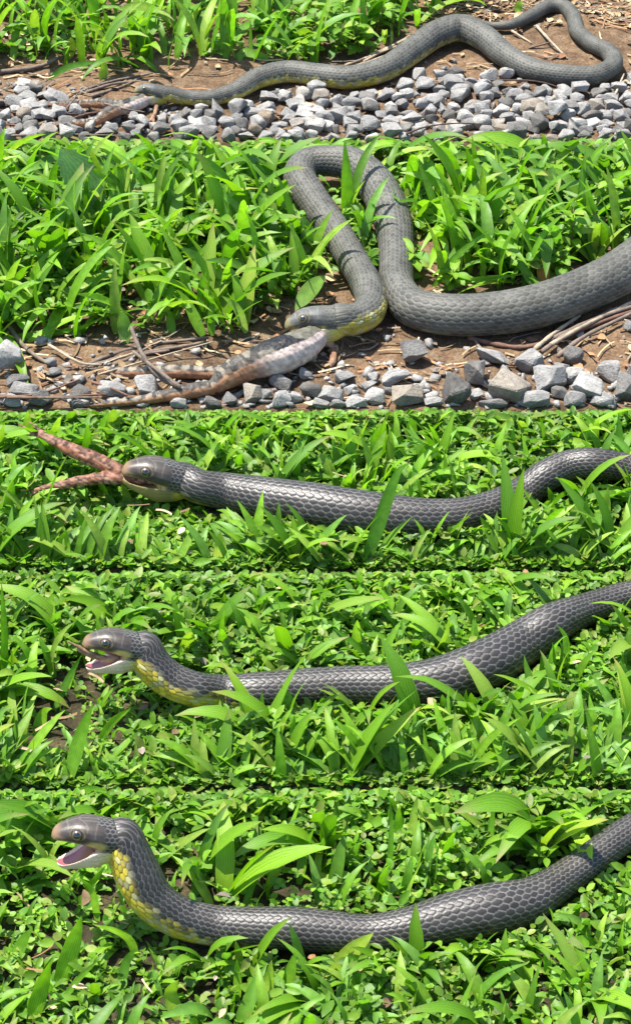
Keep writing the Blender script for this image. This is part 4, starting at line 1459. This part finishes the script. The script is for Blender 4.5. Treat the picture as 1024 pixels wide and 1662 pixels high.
H4 = [(15, [(5, 1130), (6, 1040), (3, 945)], 28), (16, [(18, 1025), (40, 975), (62, 936)], 30), (14, [(60, 1010), (90, 975), (140, 960), (180, 968), (228, 1016)], 28), (24, [(6, 1050), (35, 1046), (72, 1064)], 18), (12, [(88, 1155), (110, 1110), (132, 1064)], 25), (23, [(110, 1275), (130, 1205), (151, 1142)], 22),
      (14, [(155, 1215), (180, 1180), (213, 1149)], 25), (10, [(313, 1045), (328, 1000), (345, 955)], 30), (26, [(318, 1070), (345, 1030), (372, 998)], 28), (12, [(218, 1005), (230, 968), (243, 936)], 30), (27, [(560, 1185), (595, 1148), (630, 1114)], 22), (16, [(729, 1165), (731, 1115), (735, 1068)], 20), (8, [(857, 1125), (853, 1090), (849, 1054)], 15),
      (13, [(756, 1278), (775, 1230), (805, 1195), (845, 1164)], 22), (22, [(962, 1050), (950, 1000), (930, 968), (898, 957)], 25), (26, [(972, 1022), (1000, 988), (1024, 962)], 25), (16, [(930, 1042), (905, 1012), (862, 999)], 25), (15, [(720, 1275), (705, 1235), (676, 1205)], 22), (10, [(637, 1150), (636, 1120), (633, 1092)], 18), (14, [(470, 1250), (475, 1200), (478, 1160)], 22),
      (18, [(480, 1200), (472, 1150), (455, 1110)], 22), (13, [(428, 1210), (427, 1165), (425, 1120)], 20), (22, [(505, 1210), (507, 1170), (512, 1135)], 22), (12, [(755, 1160), (775, 1135), (790, 1112)], 22), (14, [(255, 965), (262, 945), (285, 932)], 30), (16, [(600, 985), (620, 955), (632, 938)], 30), (14, [(690, 990), (694, 960), (700, 936)], 30), (16, [(575, 990), (577, 960), (573, 938)], 30),
      (14, [(460, 1000), (465, 975), (470, 950)], 30), (12, [(500, 1050), (508, 1010), (510, 975)], 28), (18, [(35, 1150), (15, 1135), (0, 1140)], 22), (20, [(60, 1200), (70, 1165), (85, 1150)], 22), (24, [(600, 1265), (575, 1250), (545, 1262)], 20), (16, [(1000, 1160), (1005, 1120), (1020, 1090)], 22), (18, [(985, 1250), (965, 1220), (950, 1190)], 22)]
H5 = [(15, [(8, 1395), (40, 1360), (90, 1334), (142, 1322)], 28), (22, [(246, 1330), (252, 1300), (285, 1308), (325, 1345), (343, 1376)], 28), (24, [(335, 1372), (352, 1400), (368, 1455)], -5), (15, [(86, 1340), (115, 1302), (150, 1287), (196, 1296)], 28), (27, [(50, 1665), (66, 1610), (82, 1560)], 20), (30, [(94, 1605), (115, 1545), (133, 1486)], 22),
      (10, [(88, 1645), (125, 1600), (162, 1556)], 20), (22, [(16, 1575), (36, 1540), (53, 1506)], 22), (14, [(386, 1625), (386, 1590), (385, 1556)], 20), (22, [(463, 1632), (472, 1590), (481, 1543)], 20), (20, [(430, 1650), (437, 1605), (441, 1558)], 20), (18, [(455, 1580), (438, 1545), (420, 1515)], 22), (30, [(528, 1600), (565, 1558), (606, 1514)], 22),
      (18, [(713, 1570), (717, 1520), (722, 1463)], 18), (10, [(738, 1560), (750, 1532), (763, 1504)], 20), (8, [(857, 1525), (853, 1485), (848, 1445)], 14), (15, [(756, 1660), (775, 1625), (812, 1588), (858, 1562)], 20), (24, [(962, 1410), (945, 1368), (918, 1342), (872, 1334)], 25), (16, [(980, 1438), (955, 1410), (912, 1395)], 25), (15, [(968, 1452), (940, 1425), (882, 1408)], 25),
      (26, [(985, 1415), (1003, 1375), (1024, 1338)], 25), (14, [(545, 1365), (547, 1320), (546, 1292)], 30), (9, [(630, 1440), (635, 1350), (632, 1295)], 28), (14, [(667, 1390), (672, 1330), (678, 1290)], 28), (14, [(792, 1400), (798, 1345), (803, 1310)], 28), (14, [(415, 1420), (425, 1380), (430, 1350)], 28), (18, [(435, 1440), (458, 1390), (468, 1355)], 28), (16, [(485, 1435), (495, 1385), (510, 1345)], 28),
      (20, [(600, 1350), (575, 1335), (545, 1330)], 26), (14, [(390, 1590), (388, 1560), (382, 1525)], 20), (22, [(560, 1640), (575, 1600), (600, 1580)], 20), (20, [(690, 1650), (670, 1625), (640, 1612)], 20), (16, [(195, 1610), (205, 1570), (220, 1540)], 22), (18, [(225, 1570), (205, 1530), (150, 1500)], 22), (12, [(160, 1500), (150, 1455), (130, 1425)], 22), (10, [(128, 1470), (150, 1440), (172, 1405)], 15), (16, [(30, 1450), (60, 1440), (105, 1445)], 18),
      (22, [(500, 1655), (485, 1620), (490, 1590)], 20), (26, [(290, 1655), (275, 1620), (290, 1590)], 20), (18, [(985, 1560), (1000, 1530), (1022, 1510)], 22), (16, [(965, 1640), (950, 1605), (955, 1570)], 20)]
H5 += [(18, [(890, 1470), (880, 1440), (868, 1405)], 18), (16, [(905, 1480), (915, 1440), (938, 1405)], 18), (14, [(870, 1480), (845, 1455), (822, 1425)], 18), (14, [(930, 1460), (940, 1420), (965, 1385)], 18), (12, [(640, 1560), (625, 1520), (632, 1480)], 18), (12, [(500, 1560), (520, 1530), (515, 1500)], 18)]
H4 += [(14, [(880, 1075), (868, 1045), (850, 1010)], 18), (16, [(905, 1065), (920, 1030), (945, 1000)], 18), (12, [(660, 1160), (650, 1130), (668, 1100)], 18), (14, [(800, 1130), (815, 1105), (812, 1070)], 18)]
H2 = [(22, [(218, 376), (180, 396), (138, 418)], 20), (22, [(380, 402), (375, 365), (362, 334)], 28), (24, [(190, 440), (210, 415), (192, 390)], 25), (14, [(45, 556), (105, 526), (180, 500)], 20), (12, [(0, 552), (50, 548), (120, 540), (175, 512)], 12), (16, [(300, 500), (272, 455), (262, 410)], 28),
      (14, [(240, 470), (225, 430), (210, 395)], 25), (16, [(290, 520), (270, 480), (250, 465)], 25), (12, [(350, 470), (330, 420), (300, 375)], 25), (18, [(330, 545), (300, 490), (285, 470)], 25), (16, [(280, 545), (278, 530), (274, 500)], 20), (14, [(400, 540), (385, 505), (360, 480)], 25),
      (12, [(345, 545), (343, 510), (350, 480)], 22), (14, [(150, 400), (140, 350), (138, 310)], 30), (12, [(270, 420), (262, 370), (265, 330)], 30), (16, [(60, 470), (30, 455), (0, 430)], 20), (18, [(90, 440), (60, 425), (20, 440)], 18), (13, [(325, 470), (340, 440), (350, 420)], 25), (14, [(535, 390), (520, 350), (470, 330)], 20),
      (10, [(700, 470), (740, 420), (800, 370)], 22), (10, [(690, 480), (760, 460), (850, 445)], 12), (12, [(750, 430), (770, 390), (800, 350)], 25), (9, [(680, 400), (660, 360), (610, 335)], 20), (9, [(690, 380), (680, 340), (640, 300)], 20), (12, [(640, 380), (610, 392), (590, 410)], 15), (14, [(880, 480), (850, 440), (840, 400)], 25), (10, [(430, 390), (425, 345), (430, 300)], 28),
      (12, [(240, 350), (240, 300), (256, 262)], 30), (14, [(300, 340), (295, 300), (280, 262)], 30), (14, [(960, 340), (980, 300), (1020, 275)], 28), (12, [(985, 380), (1000, 340), (1024, 320)], 25)]
for k, HH in ((3, H3), (4, H4), (5, H5), (2, H2)):
    for wp, pts, ln in HH:
        hero(k, wp, pts, ln)
hero(4, 36, [(945, 1195), (935, 1160), (925, 1122)], 18, 'oval', PALE, 'faded whitish leaf standing in front of the snake holding frog toes', 'broad_leaf', 'leaf')
hero(5, 36, [(940, 1600), (935, 1560), (928, 1518)], 18, 'oval', PALE, 'faded whitish leaf standing in front of the rearing gaping snake', 'broad_leaf', 'leaf')
hero(3, 26, [(795, 745), (800, 725), (812, 708)], 25, 'oval', PALE, 'torn whitish leaf behind the straight thick snake', 'broad_leaf', 'leaf')
hero(2, 60, [(182, 385), (152, 325), (124, 278), (98, 242)], 14, 'lance', A3(0.221, 0.325, 0.143), 'large pale toothed dandelion leaf reared up left of the looped snake', 'dandelion_leaf', 'leaf', 9)
hero(2, 38, [(200, 360), (195, 310), (190, 264)], 14, 'oval', A3(0.156, 0.26, 0.065), 'broad light green leaf beside the toothed dandelion leaf', 'broad_leaf', 'leaf')
hero(2, 30, [(506, 428), (500, 390), (489, 350)], 22, 'oval', A3(0.156, 0.26, 0.052), 'oval light green leaf against the looped snake\'s neck', 'broad_leaf', 'leaf')
hero(2, 28, [(405, 432), (435, 405), (472, 376)], 22, 'oval', A3(0.13, 0.247, 0.0455), 'wide slanting leaf left of the oval leaf by the loop', 'broad_leaf', 'leaf')
hero(2, 32, [(118, 495), (120, 478), (121, 446)], 20, 'oval', YG, 'small round bright leaf near the twigs', 'broad_leaf', 'leaf')
hero(2, 22, [(204, 568), (203, 540), (200, 503)], 12, 'oval', A3(0.156, 0.273, 0.052), 'narrow leaf standing on earth above the grey twigs', 'broad_leaf', 'leaf')
hero(2, 28, [(478, 505), (500, 480), (528, 448)], 18, 'oval', A3(0.13, 0.247, 0.0455), 'leaf rising just behind the looped snake\'s head', 'broad_leaf', 'leaf')
hero(2, 44, [(678, 325), (683, 290), (692, 254)], 28, 'lance', A3(0.156, 0.26, 0.065), 'wide pale leaf right of the top of the loop', 'broad_leaf', 'leaf')
hero(2, 42, [(772, 345), (785, 335), (808, 322)], 15, 'oval', A3(0.169, 0.273, 0.0715), 'broad ragged leaf lying flat behind the looped snake\'s thick body', 'broad_leaf', 'leaf')
hero(2, 30, [(884, 350), (890, 310), (897, 270)], 28, 'oval', A3(0.143, 0.247, 0.052), 'tall oval leaf behind the looped snake\'s thick body', 'broad_leaf', 'leaf')
hero(2, 26, [(980, 400), (965, 385), (955, 372)], 20, 'oval', A3(0.26, 0.338, 0.143), 'whitish green leaf at the looped snake\'s far right bend', 'broad_leaf', 'leaf')
hero(2, 22, [(975, 408), (950, 402), (928, 406)], 14, 'oval', A3(0.26, 0.338, 0.143), 'whitish green leaf lying beside the pale leaf at the far bend', 'broad_leaf', 'leaf')
hero(2, 20, [(880, 470), (882, 440), (884, 415)], 18, 'oval', A3(0.468, 0.26, 0.052), 'orange withered leaf behind the looped snake\'s thick body', 'broad_leaf', 'leaf')
hero(1, 20, [(338, 50), (337, 25), (333, 4)], 28, 'oval')
hero(1, 18, [(112, 98), (114, 82), (116, 60)], 20, 'oval', YG, 'round bright leaf at the grass edge behind the small frog', 'broad_leaf', 'leaf')
hero(1, 24, [(0, 62), (30, 70), (68, 86)], 10)
hero(1, 18, [(330, 95), (345, 82), (362, 64)], 20, 'oval')
hero(1, 16, [(165, 132), (168, 112), (160, 95)], 10)
hero(1, 10, [(80, 128), (110, 112), (165, 98)], 8)
hero(1, 18, [(60, 55), (30, 45), (-5, 55)], 15)
hero(1, 16, [(300, 58), (310, 35), (325, 12)], 26)
hero(1, 14, [(375, 65), (410, 72), (450, 100)], 10)
hero(1, 14, [(390, 100), (395, 88), (445, 96)], 10)
hero(1, 14, [(842, 25), (840, 15), (848, 3)], 20, 'oval')

# ------------------------------------------------------------------ small leafy herbs
def herb(k, px, py, hgt, nl, label, size, seed):
    r_ = np.random.default_rng(seed)
    p = at_z(px, py, ZT[k])
    base = bpy.data.objects.new('leafy_herb', None)
    COL.objects.link(base)
    base.location = p
    base['label'] = label
    base['category'] = 'herb'
    base['group'] = 'leafy herbs'
    lx, ly = r_.normal(0, .25), r_.normal(.1, .15)
    t_ = np.linspace(0, 1, 7)
    P = np.stack([lx * hgt * t_ ** 1.3, ly * hgt * t_ ** 1.3, hgt * t_, .0011 * (1 - .5 * t_)], 1)
    V, F = tube(P, 5)
    obj('stem', make_mesh('stem', V, F, M['twig'], A3(.2, .13, .05)), base)
    for i in range(nl):
        f = .15 + .85 * (i // 3 + 1) / (nl // 3 + 1)
        q = np.array([np.interp(f, t_, P[:, j]) for j in range(3)])
        me, PP = OVALS[r_.integers(0, len(OVALS))]
        ln = size * r_.uniform(.75, 1.2)
        o_ = obj('leaf', me, base)
        o_.matrix_local = Matrix.Translation(Vector(q)) @ Matrix.Rotation((i % 3) * 2.09 + r_.normal(0, .3) + (i // 3) * 1.0, 4, 'Z') @ Matrix.Rotation(r_.uniform(.5, 1.1), 4, 'Y') @ Matrix.Scale(ln, 4)


for i, (px, py, hg, nl, sz) in enumerate([(925, 420, .05, 18, .019), (862, 445, .032, 15, .019), (955, 405, .03, 12, .02), (800, 440, .03, 12, .019), (735, 470, .022, 12, .019), (660, 448, .03, 9, .022), (905, 455, .026, 15, .018), (985, 350, .05, 15, .019), (830, 330, .045, 15, .02), (1000, 300, .03, 12, .02)]):
    herb(2, px, py, hg, nl, 'reddish-stemmed herb with small oval leaves behind the looped snake\'s thick body', sz, 700 + i)
for i, (px, py, hg, nl, sz) in enumerate([(545, 92, .035, 15, .018), (585, 88, .035, 18, .018), (520, 75, .04, 15, .018), (560, 62, .045, 18, .018), (610, 60, .04, 15, .018), (630, 45, .035, 15, .018), (500, 95, .025, 12, .018)]):
    herb(1, px, py, hg, nl, 'bright small-leaved herb by the straw bundle behind the slender snake', sz, 800 + i)

# ------------------------------------------------------------------ dry litter on the earth
def litter(k, n, seed, label, region, lmin=.008, lmax=.035, xr=(-.6, .6)):
    r_ = np.random.default_rng(seed)
    a = Acc()
    tones = [A3(.34, .25, .14), A3(.24, .16, .085), A3(.42, .33, .2), A3(.12, .075, .045), A3(.27, .14, .07), A3(.18, .15, .12)]
    x = r_.uniform(*xr, n)
    y = r_.uniform(*region, n)
    for i in range(n):
        flake = r_.random() < .4
        ln = r_.uniform(.004, .011) if flake else r_.uniform(lmin, lmax)
        ph = r_.normal(0, .7) if not flake else r_.uniform(0, 6.28)
        m_ = 5
        s_ = np.linspace(-.5, .5, m_)
        cx_, sx_ = math.cos(ph), math.sin(ph)
        bend = r_.normal(0, .15)
        px_ = x[i] + ln * (s_ * cx_ - bend * s_ ** 2 * sx_ * 2)
        py_ = y[i] + ln * (s_ * sx_ + bend * s_ ** 2 * cx_ * 2)
        if py_.min() < YL[k] + .001 or py_.max() > YB[k]:
            continue
        if k > 2:
            zz = ZT[k] + r_.uniform(.004, .02) + s_ * ln * r_.normal(0, .3)
        else:
            zz = gz(k, px_, py_) + .0012 + r_.uniform(0, .002) + np.abs(s_) * (r_.uniform(0, .005) if flake else r_.uniform(0, .002))
        P = np.stack([px_, py_, zz], 1)
        if not tube_clear(k, P, .002).all():
            continue
        S = np.tile(np.array([[-sx_, cx_, r_.normal(0, .3)]]), (m_, 1))
        wd = np.full(m_, r_.uniform(.0005, .0011)) if not flake else ln * .32 * np.array([.15, .8, 1, .75, .1])
        V, F, sh = strip(P, S, wd, np.tile(np.array([[0, 0, 1.0]]), (m_, 1)), .35, 1.1)
        a.add(V, F, tones[r_.integers(0, 6)][None] * sh * r_.uniform(.6, 1.2))
    obj('dry_litter', a.mesh('dry_litter', M['straw']), None, label, 'litter', kind='stuff')


litter(1, 1500, 61, 'dry straw and leaf scraps on the earth around the slender snake', (YL[1] + .06, 2.5))
sA, sB = at_z(740, 45, ZT[1]), at_z(1100, -40, ZT[1])
litter(1, 1100, 66, 'heap of dry straw beyond the slender snake\'s tail', (sA[1], sB[1]), .012, .05, (sA[0], sB[0]))
litter(2, 1300, 62, 'dry straw and leaf scraps on the earth around the looped snake', (YL[2] + .002, YL[2] + .22))
for k in (3, 4, 5):
    litter(k, 260, 60 + k, {3: 'brown dry scraps caught in the lawn by the straight thick snake', 4: 'brown dry scraps caught in the lawn by the snake holding toes', 5: 'brown dry scraps caught in the lawn by the rearing snake'}[k], YR[k], .006, .02)
